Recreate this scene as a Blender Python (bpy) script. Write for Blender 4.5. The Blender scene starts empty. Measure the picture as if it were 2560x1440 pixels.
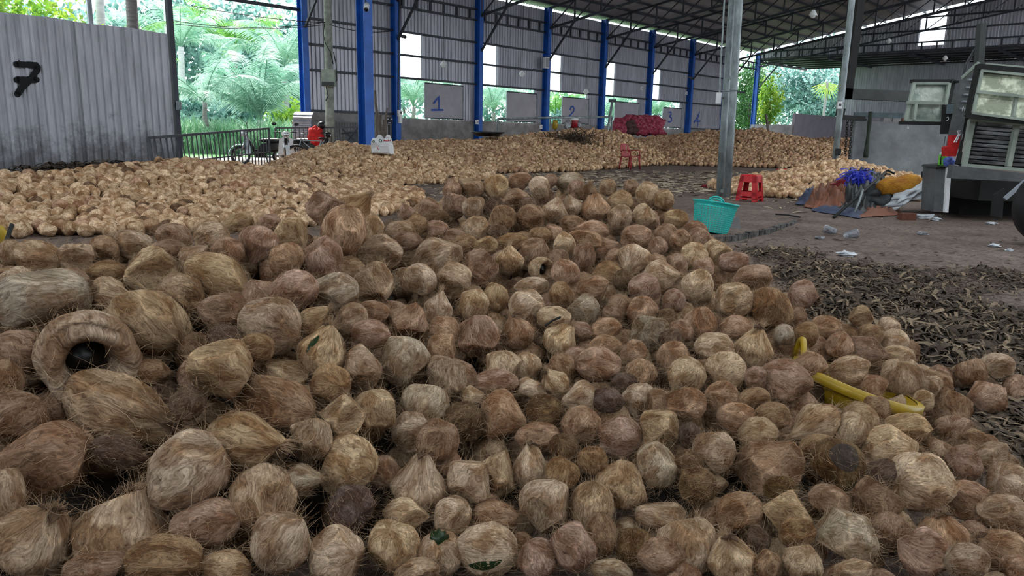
import bpy, bmesh, math, random
import numpy as np
from mathutils import Vector, Matrix, Euler, noise as mnoise
random.seed(7); np.random.seed(7)
PI = math.pi
SC = bpy.context.scene
COL = SC.collection

# ------------------------------------------------------------------ camera
F = 1850.0; H = 1.1; ROLL = math.atan(0.02)
PITCH = math.radians(11.7358)
FW = np.array([0, math.cos(PITCH), -math.sin(PITCH)])
UP = np.array([0, math.sin(PITCH), math.cos(PITCH)])
RT = np.array([1.0, 0, 0])
EYE = np.array([0, 0, H])
cr, sr = math.cos(ROLL), math.sin(ROLL)
CX = RT * cr + UP * sr
CY = -RT * sr + UP * cr
cam_d = bpy.data.cameras.new('camera'); cam = bpy.data.objects.new('camera', cam_d); COL.objects.link(cam)
cam_d.sensor_width = 36.0; cam_d.lens = F / 2560 * 36.0; cam_d.clip_end = 400
m = Matrix.Identity(4)
for i in range(3):
    m[i][0] = CX[i]; m[i][1] = CY[i]; m[i][2] = -FW[i]; m[i][3] = EYE[i]
cam.matrix_world = m
SC.camera = cam

# ------------------------------------------------------------------ sky, sun, exposure
SC.view_settings.view_transform = 'Standard'; SC.view_settings.look = 'None'
SC.view_settings.exposure = EXPO = 2.05
SC.view_settings.gamma = 1.0; SC.view_settings.use_curve_mapping = False
w = bpy.data.worlds.new('world'); SC.world = w; w.use_nodes = True
bg = w.node_tree.nodes['Background']
bg.inputs[0].default_value = (0.86, 0.95, 1.0, 1); bg.inputs[1].default_value = 1.0
sun_d = bpy.data.lights.new('sun', 'SUN'); sun = bpy.data.objects.new('sun', sun_d); COL.objects.link(sun)
sun_d.energy = 2.6; sun_d.angle = math.radians(2.0); sun_d.color = (1.0, 0.96, 0.86)
sun.rotation_euler = Euler((math.radians(-38), math.radians(-20), 0))   # from high behind the far left
ROOF_FRONT = -29.0; FRONT_H = 5.2      # unseen roof end and front wall height, shaped for the light on the heaps
SC.cycles.use_denoising = True
SC.cycles.max_bounces = 8; SC.cycles.diffuse_bounces = 5; SC.cycles.transmission_bounces = 6; SC.cycles.transparent_max_bounces = 8
SC.cycles.sample_clamp_indirect = 6

# ------------------------------------------------------------------ geometry of the photograph
def ray(x, y):
    u = (x - 1280) / F; v = (y - 720) / F
    return FW + CX * u - CY * v
def proj(P):
    q = np.array(P) - EYE; Z = q @ FW
    return 1280 + F * (q @ CX) / Z, 720 - F * (q @ CY) / Z, Z
def ground(x, y, z=0.0):
    r = ray(x, y); return EYE + r * ((z - H) / r[2])
def atZ(x, y, Z): return EYE + Z * ray(x, y)
def onY(x, y, Y):
    r = ray(x, y); return EYE + r * (Y / r[1])
WD = np.array([0.67158392, 0.7409285, 0.0])      # along the long rear wall, away from the camera
WN = np.array([0.7409285, -0.67158392, 0.0])     # out of that wall into the shed
W0 = np.array([-5.26024, 32.82987, 0.0])         # its second blue column
BAY = 5.0
def sl(s, lat, z=0.0): return W0 + WD * s + WN * lat + np.array([0, 0, z])
def to_sl(P):
    q = np.array(P) - W0; return q @ WD, q @ WN
def on_wall(x, y, lat=0.0):
    r = ray(x, y); t = ((W0 + WN * lat - EYE) @ WN) / (r @ WN); return EYE + r * t
def on_end(x, y, s):
    r = ray(x, y); t = ((W0 + WD * s - EYE) @ WD) / (r @ WD); return EYE + r * t
EAVE = 7.6; SLOPE = 0.163; RIDGE = 19.6
def roof_z(lat): return EAVE + SLOPE * (RIDGE - abs(lat - RIDGE))

# ------------------------------------------------------------------ materials
def nt(mat): return mat.node_tree.nodes, mat.node_tree.links
def pm(name, col, rough=0.75, metal=0.0, var=0.2, scale=6.0, col2=None, bump=0.0, bscale=None, coords='Object', stretch=None, thr=(0.35, 0.7), spec=0.4):
    """procedural material: two noise-mixed tones, roughness, optional fine relief"""
    M = bpy.data.materials.new(name); M.use_nodes = True; N, L = nt(M)
    b = N['Principled BSDF']; b.inputs['Roughness'].default_value = rough; b.inputs['Metallic'].default_value = metal
    b.inputs['Specular IOR Level'].default_value = spec
    tc = N.new('ShaderNodeTexCoord'); mp = N.new('ShaderNodeMapping'); L.new(tc.outputs[coords], mp.inputs[0])
    if stretch: mp.inputs['Scale'].default_value = stretch
    n1 = N.new('ShaderNodeTexNoise'); n1.inputs['Scale'].default_value = scale; n1.inputs['Detail'].default_value = 5; n1.inputs['Roughness'].default_value = 0.65
    L.new(mp.outputs[0], n1.inputs['Vector'])
    rp = N.new('ShaderNodeValToRGB'); L.new(n1.outputs[0], rp.inputs[0])
    c2 = col2 if col2 else tuple(c * (1 - var) for c in col)
    c1 = col if col2 else tuple(min(1, c * (1 + var * 0.6)) for c in col)
    rp.color_ramp.elements[0].position = thr[0]; rp.color_ramp.elements[1].position = thr[1]
    rp.color_ramp.elements[0].color = (*c2, 1); rp.color_ramp.elements[1].color = (*c1, 1)
    L.new(rp.outputs[0], b.inputs['Base Color'])
    if bump:
        n2 = N.new('ShaderNodeTexNoise'); n2.inputs['Scale'].default_value = bscale or scale * 6; n2.inputs['Detail'].default_value = 4
        L.new(mp.outputs[0], n2.inputs['Vector'])
        bp = N.new('ShaderNodeBump'); bp.inputs['Strength'].default_value = bump; bp.inputs['Distance'].default_value = 0.02
        L.new(n2.outputs[0], bp.inputs['Height']); L.new(bp.outputs[0], b.inputs['Normal'])
    return M
def leaf_mat(name, c1, c2, trans=0.4, scale=0.8):
    M = bpy.data.materials.new(name); M.use_nodes = True; N, L = nt(M)
    b = N['Principled BSDF']; out = N['Material Output']; b.inputs['Roughness'].default_value = 0.55
    tc = N.new('ShaderNodeTexCoord'); n1 = N.new('ShaderNodeTexNoise'); n1.inputs['Scale'].default_value = scale; n1.inputs['Detail'].default_value = 4
    L.new(tc.outputs['Object'], n1.inputs['Vector'])
    rp = N.new('ShaderNodeValToRGB'); L.new(n1.outputs[0], rp.inputs[0])
    rp.color_ramp.elements[0].position = 0.38; rp.color_ramp.elements[1].position = 0.62
    rp.color_ramp.elements[0].color = (*c2, 1); rp.color_ramp.elements[1].color = (*c1, 1)
    L.new(rp.outputs[0], b.inputs['Base Color'])
    t = N.new('ShaderNodeBsdfTranslucent'); L.new(rp.outputs[0], t.inputs[0])
    mx = N.new('ShaderNodeMixShader'); mx.inputs[0].default_value = trans
    L.new(b.outputs[0], mx.inputs[1]); L.new(t.outputs[0], mx.inputs[2]); L.new(mx.outputs[0], out.inputs[0])
    return M
def trans_mat(name, col):
    M = bpy.data.materials.new(name); M.use_nodes = True; N, L = nt(M)
    out = N['Material Output']; N.remove(N['Principled BSDF'])
    tc = N.new('ShaderNodeTexCoord'); n1 = N.new('ShaderNodeTexNoise'); n1.inputs['Scale'].default_value = 2.0
    L.new(tc.outputs['Object'], n1.inputs['Vector'])
    rp = N.new('ShaderNodeValToRGB'); L.new(n1.outputs[0], rp.inputs[0])
    rp.color_ramp.elements[0].color = (*[c * 0.9 for c in col], 1); rp.color_ramp.elements[1].color = (*col, 1)
    t = N.new('ShaderNodeBsdfTranslucent'); L.new(rp.outputs[0], t.inputs[0]); L.new(t.outputs[0], out.inputs[0])
    return M
def coco_mat(name, src):
    """coconut husk: meridian fibre streaks over the tone carried by the object (or by the heap's colour attribute)"""
    M = bpy.data.materials.new(name); M.use_nodes = True; N, L = nt(M)
    b = N['Principled BSDF']; b.inputs['Roughness'].default_value = 0.9; b.inputs['Specular IOR Level'].default_value = 0.15
    if src == 'object':
        oi = N.new('ShaderNodeObjectInfo'); tone = oi.outputs['Color']; rnd = oi.outputs['Random']
        at = N.new('ShaderNodeAttribute'); at.attribute_name = 'fib'; vec = at.outputs['Vector']
    else:
        at0 = N.new('ShaderNodeAttribute'); at0.attribute_name = 'tone'; tone = at0.outputs['Color']; rnd = None
        at = N.new('ShaderNodeAttribute'); at.attribute_name = 'fib'; vec = at.outputs['Vector']
    add = N.new('ShaderNodeVectorMath'); add.operation = 'ADD'; L.new(vec, add.inputs[0])
    if rnd is not None:
        mu = N.new('ShaderNodeMath'); mu.operation = 'MULTIPLY'; mu.inputs[1].default_value = 37.0; L.new(rnd, mu.inputs[0])
        cb = N.new('ShaderNodeCombineXYZ'); L.new(mu.outputs[0], cb.inputs[0]); L.new(mu.outputs[0], cb.inputs[2]); L.new(cb.outputs[0], add.inputs[1])
    # gentle warp so that the strands wander
    nw = N.new('ShaderNodeTexNoise'); nw.inputs['Scale'].default_value = 1.1; nw.inputs['Detail'].default_value = 2; L.new(add.outputs[0], nw.inputs['Vector'])
    ws = N.new('ShaderNodeVectorMath'); ws.operation = 'SCALE'; ws.inputs['Scale'].default_value = 1.3; L.new(nw.outputs['Color'], ws.inputs[0])
    a2 = N.new('ShaderNodeVectorMath'); a2.operation = 'ADD'; L.new(add.outputs[0], a2.inputs[0]); L.new(ws.outputs[0], a2.inputs[1])
    mp = N.new('ShaderNodeMapping'); mp.inputs['Scale'].default_value = (3.4, 3.4, 0.55); L.new(a2.outputs[0], mp.inputs[0])
    fib = N.new('ShaderNodeTexNoise'); fib.inputs['Scale'].default_value = 2.2; fib.inputs['Detail'].default_value = 7; fib.inputs['Roughness'].default_value = 0.72; L.new(mp.outputs[0], fib.inputs['Vector'])
    rp = N.new('ShaderNodeValToRGB'); L.new(fib.outputs[0], rp.inputs[0])
    e = rp.color_ramp.elements; e[0].position = 0.34; e[0].color = (0.30, 0.25, 0.21, 1); e[1].position = 0.64; e[1].color = (1.32, 1.30, 1.26, 1)
    m1 = N.new('ShaderNodeMix'); m1.data_type = 'RGBA'; m1.blend_type = 'MULTIPLY'; m1.inputs['Factor'].default_value = 1.0
    L.new(tone, m1.inputs['A']); L.new(rp.outputs[0], m1.inputs['B'])
    # broad blotches: rubbed pale skin against brown fibre
    bl = N.new('ShaderNodeTexNoise'); bl.inputs['Scale'].default_value = 0.7; bl.inputs['Detail'].default_value = 4; L.new(a2.outputs[0], bl.inputs['Vector'])
    rb = N.new('ShaderNodeValToRGB'); L.new(bl.outputs[0], rb.inputs[0])
    e = rb.color_ramp.elements; e[0].position = 0.40; e[0].color = (0.62, 0.49, 0.38, 1); e[1].position = 0.60; e[1].color = (1.24, 1.24, 1.22, 1)
    m2 = N.new('ShaderNodeMix'); m2.data_type = 'RGBA'; m2.blend_type = 'MULTIPLY'; m2.inputs['Factor'].default_value = 1.0
    L.new(m1.outputs['Result'], m2.inputs['A']); L.new(rb.outputs[0], m2.inputs['B'])
    ct = N.new('ShaderNodeAttribute'); ct.attribute_name = 'cut'; rc = N.new('ShaderNodeValToRGB'); L.new(ct.outputs['Fac'], rc.inputs[0])
    e = rc.color_ramp.elements; e[0].position = 0.0; e[0].color = (1, 1, 1, 1); e[1].position = 1.0; e[1].color = (.74, .72, .68, 1)
    k = e.new(.14); k.color = (1.28, 1.26, 1.22, 1); k = e.new(.5); k.color = (.86, .84, .80, 1)
    m3 = N.new('ShaderNodeMix'); m3.data_type = 'RGBA'; m3.blend_type = 'MULTIPLY'; m3.inputs['Factor'].default_value = 1.0
    L.new(m2.outputs['Result'], m3.inputs['A']); L.new(rc.outputs[0], m3.inputs['B'])
    L.new(m3.outputs['Result'], b.inputs['Base Color'])
    bp = N.new('ShaderNodeBump'); bp.inputs['Strength'].default_value = 0.75; bp.inputs['Distance'].default_value = 0.008 if src == 'object' else 0.01
    L.new(fib.outputs[0], bp.inputs['Height']); L.new(bp.outputs[0], b.inputs['Normal'])
    return M
M = {}
M['sheet'] = pm('galvanised_sheet', (0.40, 0.40, 0.46), 0.38, 0.3, 0.25, 1.2, stretch=(3, 3, 0.5))
M['oldsheet'] = pm('weathered_sheet', (0.46, 0.46, 0.515), 0.5, 0.1, 0.25, 1.6, stretch=(3, 3, 0.6))
M['roof'] = pm('roof_sheet', (0.36, 0.35, 0.40), 0.55, 0.1, 0.2, 0.5)
M['steel'] = pm('dark_steel', (0.045, 0.05, 0.065), 0.55, 0.3, 0.3, 3)
M['blue'] = pm('blue_paint', (0.012, 0.105, 0.47), 0.45, 0.0, 0.25, 2.5)
M['galv'] = pm('galvanised_pipe', (0.27, 0.315, 0.33), 0.45, 0.2, 0.5, 5, bump=0.12, stretch=(1, 1, 0.5))
M['concrete'] = pm('concrete', (0.26, 0.25, 0.255), 0.9, 0, 0.35, 2.2, bump=0.3)
M['lilac'] = pm('lilac_render', (0.30, 0.27, 0.32), 0.9, 0, 0.15, 1.5)
M['block'] = pm('cement_render', (0.20, 0.21, 0.225), 0.9, 0, 0.3, 2.5, bump=0.3)
M['board'] = pm('pale_board', (0.36, 0.355, 0.40), 0.6, 0, 0.15, 1.2)
M['ink'] = pm('blue_paint_strokes', (0.02, 0.08, 0.40), 0.6, 0, 0.2, 20)
M['black'] = pm('black_spray', (0.006, 0.006, 0.007), 0.8, 0, 0.2, 20)
M['white'] = pm('white_plastic', (0.75, 0.76, 0.78), 0.5, 0, 0.1, 8)
M['pole'] = pm('old_concrete_pole', (0.30, 0.32, 0.29), 0.9, 0, 0.35, 7, bump=0.4)
M['bars'] = pm('grey_bars', (0.10, 0.105, 0.12), 0.5, 0.4, 0.3, 8)
M['rubber'] = pm('black_rubber', (0.012, 0.012, 0.014), 0.6, 0, 0.3, 20)
M['blackplastic'] = pm('black_plastic', (0.012, 0.013, 0.016), 0.35, 0, 0.3, 10)
M['chrome'] = pm('chrome', (0.55, 0.56, 0.6), 0.25, 0.9, 0.1, 10)
M['silver'] = pm('silver_paint', (0.40, 0.44, 0.50), 0.35, 0.3, 0.15, 6)
M['red'] = pm('red_plastic', (0.56, 0.012, 0.02), 0.4, 0, 0.15, 5)
M['chairred'] = pm('dark_red_plastic', (0.30, 0.012, 0.02), 0.4, 0, 0.2, 5)
M['redcloth'] = pm('red_cloth', (0.60, 0.02, 0.02), 0.85, 0, 0.3, 12)
M['teal'] = pm('turquoise_plastic', (0.03, 0.50, 0.46), 0.35, 0, 0.12, 8)
M['yellow'] = pm('yellow_plastic', (0.40, 0.26, 0.015), 0.4, 0, 0.2, 8)
M['wood'] = pm('weathered_wood', (0.16, 0.13, 0.115), 0.85, 0, 0.4, 4, stretch=(6, 6, 0.6), bump=0.4)
M['greenwood'] = pm('mossy_wood', (0.03, 0.04, 0.03), 0.85, 0, 0.3, 8, bump=0.3)
M['slate'] = pm('blue_grey_board', (0.10, 0.14, 0.155), 0.7, 0, 0.3, 3)
M['foil'] = pm('dented_foil', (0.74, 0.78, 0.60), 0.25, 0.35, 0.3, 3.6, col2=(0.27, 0.30, 0.22), bump=1.0, bscale=5, thr=(0.44, 0.58))  # pale and dull patches put reflections into the foil's colour
M['foil2'] = pm('dull_foil', (0.42, 0.45, 0.40), 0.3, 0.35, 0.3, 4, col2=(0.22, 0.27, 0.24), bump=1.0, bscale=6, thr=(0.42, 0.6))  # mottled tones imitate reflections here too
M['louvre'] = pm('bare_aluminium', (0.62, 0.63, 0.66), 0.3, 0.3, 0.5, 3, col2=(0.16, 0.16, 0.17), bump=0.5, bscale=6, stretch=(1, 1, 4), thr=(0.42, 0.62))
M['frame'] = pm('pale_green_frame', (0.33, 0.38, 0.33), 0.6, 0.1, 0.25, 5)
M['truck'] = pm('grey_truck_steel', (0.13, 0.135, 0.14), 0.6, 0.2, 0.35, 3)
M['dark'] = pm('oily_black_steel', (0.012, 0.012, 0.012), 0.7, 0, 0.4, 5)
M['brick'] = pm('red_brick', (0.14, 0.05, 0.03), 0.9, 0, 0.3, 20, bump=0.4)
M['brown_tarp'] = pm('brown_tarpaulin', (0.17, 0.085, 0.06), 0.75, 0, 0.4, 3, col2=(0.24, 0.085, 0.045))
M['grey_tarp'] = pm('black_tarpaulin', (0.06, 0.065, 0.07), 0.5, 0, 0.4, 4, col2=(0.015, 0.016, 0.018))
M['blue_tarp'] = pm('faded_blue_tarpaulin', (0.055, 0.07, 0.13), 0.7, 0, 0.3, 4)
M['orange_net'] = pm('orange_net', (0.58, 0.27, 0.01), 0.6, 0, 0.4, 14, col2=(0.32, 0.11, 0.005), bump=1.0, bscale=60, stretch=(0.4, 1, 1))
M['blue_strips'] = pm('blue_plastic_strips', (0.02, 0.035, 0.45), 0.4, 0, 0.3, 10)
M['maroon'] = pm('maroon_cloth', (0.22, 0.012, 0.02), 0.8, 0, 0.3, 6)
M['whitebag'] = pm('white_woven_bag', (0.55, 0.58, 0.62), 0.6, 0, 0.2, 5)
M['sacknet'] = pm('red_net', (0.50, 0.22, 0.24), 0.7, 0, 0.5, 11, col2=(0.30, 0.02, 0.06), bump=1.0, bscale=16, thr=(0.48, 0.72))
M['darknet'] = pm('dark_net', (0.05, 0.02, 0.025), 0.7, 0, 0.5, 9, col2=(0.11, 0.05, 0.05), bump=1.0, bscale=16)
M['lime'] = pm('lime_plastic', (0.14, 0.56, 0.05), 0.4, 0, 0.15, 6)
M['bluecup'] = pm('blue_plastic', (0.10, 0.16, 0.55), 0.4, 0, 0.15, 6)
M['glassy'] = pm('clear_crumpled_plastic', (0.55, 0.56, 0.62), 0.15, 0, 0.3, 20, bump=0.6, bscale=40, spec=0.8)
M['glassy'].node_tree.nodes['Principled BSDF'].inputs['Transmission Weight'].default_value = 0.65
M['gloom'] = pm('dull_dark_steel', (0.055, 0.06, 0.06), 0.7, 0, 0.3, 3)
M['green_skin'] = pm('green_husk_skin', (0.012, 0.035, 0.008), 0.4, 0, 0.4, 15)
M['shell'] = pm('dark_hole_shell', (0.004, 0.004, 0.004), 0.35, 0, 0.3, 15)  # near-black: the dark of the hollow husk's hole put into the colour
M['calyx'] = pm('dry_calyx', (0.10, 0.055, 0.03), 0.9, 0, 0.4, 15)
M['fibre'] = pm('loose_fibre', (0.46, 0.31, 0.19), 0.9, 0, 0.3, 8)
M['litter'] = pm('husk_shreds', (0.11, 0.078, 0.052), 0.95, 0, 0.5, 3, col2=(0.03, 0.02, 0.015), bump=0.6, bscale=40)
M['palelitter'] = pm('pale_husk_chips', (0.50, 0.40, 0.29), 0.95, 0, 0.4, 3, bump=0.4, bscale=40)
M['gapshade'] = pm('heap_core', (0.018, 0.013, 0.010), 1.0, 0, 0.4, 5)  # crevice shade between the coconuts, painted as a near-black core
M['cable'] = M['blackplastic']
M['trunk'] = pm('palm_trunk', (0.26, 0.245, 0.25), 0.9, 0, 0.35, 3, stretch=(1, 1, 9), bump=0.6)
M['paletrunk'] = pm('pale_palm_trunk', (0.50, 0.50, 0.52), 0.9, 0, 0.25, 3, stretch=(1, 1, 9), bump=0.5)
M['frond'] = leaf_mat('palm_frond', (0.42, 0.60, 0.51), (0.12, 0.28, 0.20), 0.38)  # pale minty tint paints outdoor haze into the fronds
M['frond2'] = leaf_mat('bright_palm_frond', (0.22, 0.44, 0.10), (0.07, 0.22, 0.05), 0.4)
M['leafmint'] = leaf_mat('haze_mint_leaves', (0.26, 0.44, 0.40), (0.055, 0.155, 0.14), 0.3)  # mint tint carries the outdoor haze in the leaf colour
M['leafyellow'] = leaf_mat('yellow_green_leaves', (0.38, 0.52, 0.07), (0.13, 0.30, 0.03), 0.45)
M['leafdark'] = leaf_mat('deep_green_leaves', (0.07, 0.20, 0.05), (0.02, 0.08, 0.02), 0.25)
M['grass'] = leaf_mat('tall_grass', (0.25, 0.44, 0.27), (0.09, 0.25, 0.13), 0.3)
M['translucent'] = trans_mat('translucent_sheet', (0.92, 0.95, 0.98))
M['coco'] = coco_mat('coconut_husk', 'object')
M['heap'] = coco_mat('heaped_coconut_husk', 'attr')
def mud(Mx, z0, z1):
    N, L = nt(Mx); b = N['Principled BSDF']; g = N.new('ShaderNodeNewGeometry'); sx = N.new('ShaderNodeSeparateXYZ'); L.new(g.outputs['Position'], sx.inputs[0])
    mr = N.new('ShaderNodeMapRange'); mr.inputs[1].default_value = z0; mr.inputs[2].default_value = z1; mr.inputs[3].default_value = .5; mr.inputs[4].default_value = 0.0; L.new(sx.outputs[2], mr.inputs[0])
    n = N.new('ShaderNodeTexNoise'); n.name = 'mud_splash'; n.inputs['Scale'].default_value = 2.4; n.inputs['Detail'].default_value = 7; n.inputs['Roughness'].default_value = .75; L.new(g.outputs['Position'], n.inputs['Vector'])
    ad = N.new('ShaderNodeMath'); ad.operation = 'ADD'; L.new(n.outputs[0], ad.inputs[0]); L.new(mr.outputs[0], ad.inputs[1])
    r = N.new('ShaderNodeValToRGB'); r.color_ramp.elements[0].position = .72; r.color_ramp.elements[0].color = (0, 0, 0, 1); r.color_ramp.elements[1].position = .95; r.color_ramp.elements[1].color = (.7, .7, .7, 1); L.new(ad.outputs[0], r.inputs[0])
    old = b.inputs['Base Color'].links[0].from_socket; mx = N.new('ShaderNodeMix'); mx.data_type = 'RGBA'; L.new(r.outputs[0], mx.inputs['Factor']); L.new(old, mx.inputs['A']); mx.inputs['B'].default_value = (.055, .05, .048, 1); L.new(mx.outputs['Result'], b.inputs['Base Color'])
mud(M['oldsheet'], .2, 1.9)
# floor: trodden earth over concrete with crumbs of husk
def floor_mat():
    Mx = pm('trodden_floor', (0.20, 0.158, 0.143), 0.85, 0, 0.3, 1.3, col2=(0.10, 0.076, 0.066), bump=0.7, bscale=14, spec=0.3)
    N, L = nt(Mx); b = N['Principled BSDF']
    tc = N.new('ShaderNodeTexCoord'); mp = N.new('ShaderNodeMapping'); mp.inputs['Scale'].default_value = (1, 1.8, 1); L.new(tc.outputs['Object'], mp.inputs[0])
    v = N.new('ShaderNodeTexNoise'); v.inputs['Scale'].default_value = 16; v.inputs['Detail'].default_value = 6; v.inputs['Roughness'].default_value = 0.75; L.new(mp.outputs[0], v.inputs['Vector'])
    r = N.new('ShaderNodeValToRGB'); L.new(v.outputs[0], r.inputs[0])
    e = r.color_ramp.elements; e[0].position = 0.42; e[0].color = (0.55, 0.5, 0.48, 1); e[1].position = 0.63; e[1].color = (1.5, 1.4, 1.3, 1)
    old = b.inputs['Base Color'].links[0].from_socket
    mx = N.new('ShaderNodeMix'); mx.data_type = 'RGBA'; mx.blend_type = 'MULTIPLY'; mx.inputs['Factor'].default_value = 1
    L.new(old, mx.inputs['A']); L.new(r.outputs[0], mx.inputs['B']); L.new(mx.outputs['Result'], b.inputs['Base Color'])
    return Mx
M['floor'] = floor_mat()
M['lawn'] = pm('bright_lawn', (0.22, 0.40, 0.17), 0.9, 0, 0.3, 1.0, col2=(0.13, 0.28, 0.10), bump=0.5, bscale=20)
M['path'] = pm('pale_path', (0.42, 0.38, 0.37), 0.9, 0, 0.25, 2.0)

# ------------------------------------------------------------------ mesh helpers
class MB:
    def __init__(s): s.v = []; s.f = []
    def add(s, vs, fs):
        o = len(s.v); s.v += [tuple(map(float, p)) for p in vs]; s.f += [tuple(i + o for i in f) for f in fs]; return s
    def hexa(s, b, t):     # bottom quad, top quad (each counter-clockwise from above)
        return s.add(list(b) + list(t), [(3, 2, 1, 0), (4, 5, 6, 7), (0, 1, 5, 4), (1, 2, 6, 5), (2, 3, 7, 6), (3, 0, 4, 7)])
    def box(s, c, d, rz=0.0, R=None):
        R = R or Matrix.Rotation(rz, 3, 'Z'); h = [x / 2 for x in d]; c = Vector(c)
        P = [c + R @ Vector((sx * h[0], sy * h[1], sz * h[2])) for sz in (-1, 1) for sx, sy in ((-1, -1), (1, -1), (1, 1), (-1, 1))]
        return s.hexa(P[:4], P[4:])
    def beam(s, p, q, w, h, up=(0, 0, 1)):
        p, q = Vector(p), Vector(q); d = (q - p).normalized(); u = Vector(up)
        if abs(d.dot(u)) > 0.98: u = Vector((0, 1, 0))
        a = d.cross(u).normalized() * w / 2; b = a.cross(d).normalized() * h / 2
        return s.hexa([p - a - b, p + a - b, p + a + b, p - a + b], [q - a - b, q + a - b, q + a + b, q - a + b])
    def tube(s, pts, r, n=8, cap=True):
        pts = [Vector(p) for p in pts]; k = len(pts); rs = r if isinstance(r, (list, tuple)) else [r] * k
        o = len(s.v); prev = None
        for i, p in enumerate(pts):
            d = (pts[min(i + 1, k - 1)] - pts[max(i - 1, 0)]).normalized()
            u = Vector((0, 0, 1)) if abs(d.z) < 0.95 else Vector((1, 0, 0))
            a = d.cross(u).normalized() if prev is None else (prev - d * prev.dot(d)).normalized()
            prev = a; b = d.cross(a)
            for j in range(n):
                t = 2 * PI * j / n; q = p + (a * math.cos(t) + b * math.sin(t)) * rs[i]; s.v.append(tuple(q))
        for i in range(k - 1):
            for j in range(n):
                j2 = (j + 1) % n; s.f.append((o + i * n + j, o + i * n + j2, o + (i + 1) * n + j2, o + (i + 1) * n + j))
        if cap:
            s.f.append(tuple(o + j for j in reversed(range(n)))); s.f.append(tuple(o + (k - 1) * n + j for j in range(n)))
        return s
    def lathe(s, prof, c=(0, 0, 0), n=20, R=None, close=False):
        o = len(s.v); c = Vector(c); k = len(prof)
        for r, z in prof:
            for j in range(n):
                t = 2 * PI * j / n; q = Vector((r * math.cos(t), r * math.sin(t), z)); s.v.append(tuple(c + (R @ q if R else q)))
        for i in range(k - 1):
            for j in range(n):
                j2 = (j + 1) % n; s.f.append((o + i * n + j, o + i * n + j2, o + (i + 1) * n + j2, o + (i + 1) * n + j))
        return s
    def torus(s, c, R_, r, ax=(0, 0, 1), n=24, m=6):
        c = Vector(c); q = Vector((0, 0, 1)).rotation_difference(Vector(ax)).to_matrix(); o = len(s.v)
        for i in range(n):
            a = 2 * PI * i / n
            for j in range(m):
                b = 2 * PI * j / m; s.v.append(tuple(c + q @ Vector(((R_ + r * math.cos(b)) * math.cos(a), (R_ + r * math.cos(b)) * math.sin(a), r * math.sin(b)))))
        for i in range(n):
            for j in range(m):
                i2, j2 = (i + 1) % n, (j + 1) % m; s.f.append((o + i * m + j, o + i2 * m + j, o + i2 * m + j2, o + i * m + j2))
        return s
    def ball(s, c, d, n=12, k=8, R=None, jit=0.0, seed=0):
        o = len(s.v); c = Vector(c)
        for i in range(k + 1):
            ph = PI * i / k
            for j in range(n):
                t = 2 * PI * j / n; q = Vector((math.sin(ph) * math.cos(t), math.sin(ph) * math.sin(t), math.cos(ph)))
                if jit: q *= 1 + jit * mnoise.noise(q * 2.3 + Vector((seed, seed * 1.7, 0)))
                q = Vector((q.x * d[0] / 2, q.y * d[1] / 2, q.z * d[2] / 2)); s.v.append(tuple(c + (R @ q if R else q)))
        for i in range(k):
            for j in range(n):
                j2 = (j + 1) % n; s.f.append((o + i * n + j, o + (i + 1) * n + j, o + (i + 1) * n + j2, o + i * n + j2))
        return s
    def panel(s, c4, th, direction):
        """four corners, given thickness along a direction"""
        d = Vector(direction).normalized() * th; P = [Vector(p) for p in c4]
        return s.hexa(P, [p + d for p in P])
    def corr(s, p0, u, length, z0, z1, pitch, depth, nrm):
        """ribbed sheet from point p0 along u; z0, z1 numbers or functions of the distance"""
        u = np.array(u, float); nrm = np.array(nrm, float); prof = [(0, 0), (0.42, 0), (0.55, 1), (0.87, 1)]
        xs = []
        k = 0
        while k * pitch < length:
            for t, d in prof:
                x = (k + t) * pitch
                if x <= length: xs.append((x, d * depth))
            k += 1
        xs.append((length, 0)); o = len(s.v); base = np.array(p0, float)
        for x, d in xs:
            b = base + u * x + nrm * d
            a0 = z0(x) if callable(z0) else z0; a1 = z1(x) if callable(z1) else z1
            s.v.append((b[0], b[1], a0)); s.v.append((b[0], b[1], a1))
        for i in range(len(xs) - 1):
            s.f.append((o + 2 * i, o + 2 * i + 2, o + 2 * i + 3, o + 2 * i + 1))
        return s
    def build(s, name, mat, parent=None, smooth=False, at=None, local=False):
        """one mesh object; at = its origin (world), so that it sits at the thing's base"""
        me = bpy.data.meshes.new(name)
        v = s.v
        org = at
        if org is not None: v = [(a - org[0], b - org[1], c - org[2]) for a, b, c in v]
        me.from_pydata(v, [], s.f); me.update()
        if mat is not None: me.materials.append(M[mat] if isinstance(mat, str) else mat)
        if smooth: me.polygons.foreach_set('use_smooth', [True] * len(me.polygons))
        o = bpy.data.objects.new(name, me); COL.objects.link(o)
        if parent is not None:
            o.parent = parent
            if local: pass
            elif org is None: o.matrix_parent_inverse = parent_inv(parent)
            else: o.location = Vector(org) - origin_of(parent)
        elif org is not None: o.location = org
        return o
def origin_of(p):
    v = Vector(p.location); q = p.parent
    while q is not None: v += Vector(q.location); q = q.parent
    return v
def parent_inv(p): return Matrix.Translation(-origin_of(p))
def tag(o, label=None, cat=None, group=None, kind=None):
    if label: o['label'] = label
    if cat: o['category'] = cat
    if group: o['group'] = group
    if kind: o['kind'] = kind
    return o
def thing(name, at, label, cat, group=None, kind=None):
    o = bpy.data.objects.new(name, None); COL.objects.link(o); o.location = Vector(at); o.empty_display_size = 0.1
    return tag(o, label, cat, group, kind)
def dup(o, name, parent=None):
    c = o.copy(); c.name = name; COL.objects.link(c)
    if parent is not None: c.parent = parent
    return c
ORD = ['first', 'second', 'third', 'fourth', 'fifth', 'sixth', 'seventh', 'eighth', 'ninth', 'tenth', 'eleventh', 'twelfth']
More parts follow.
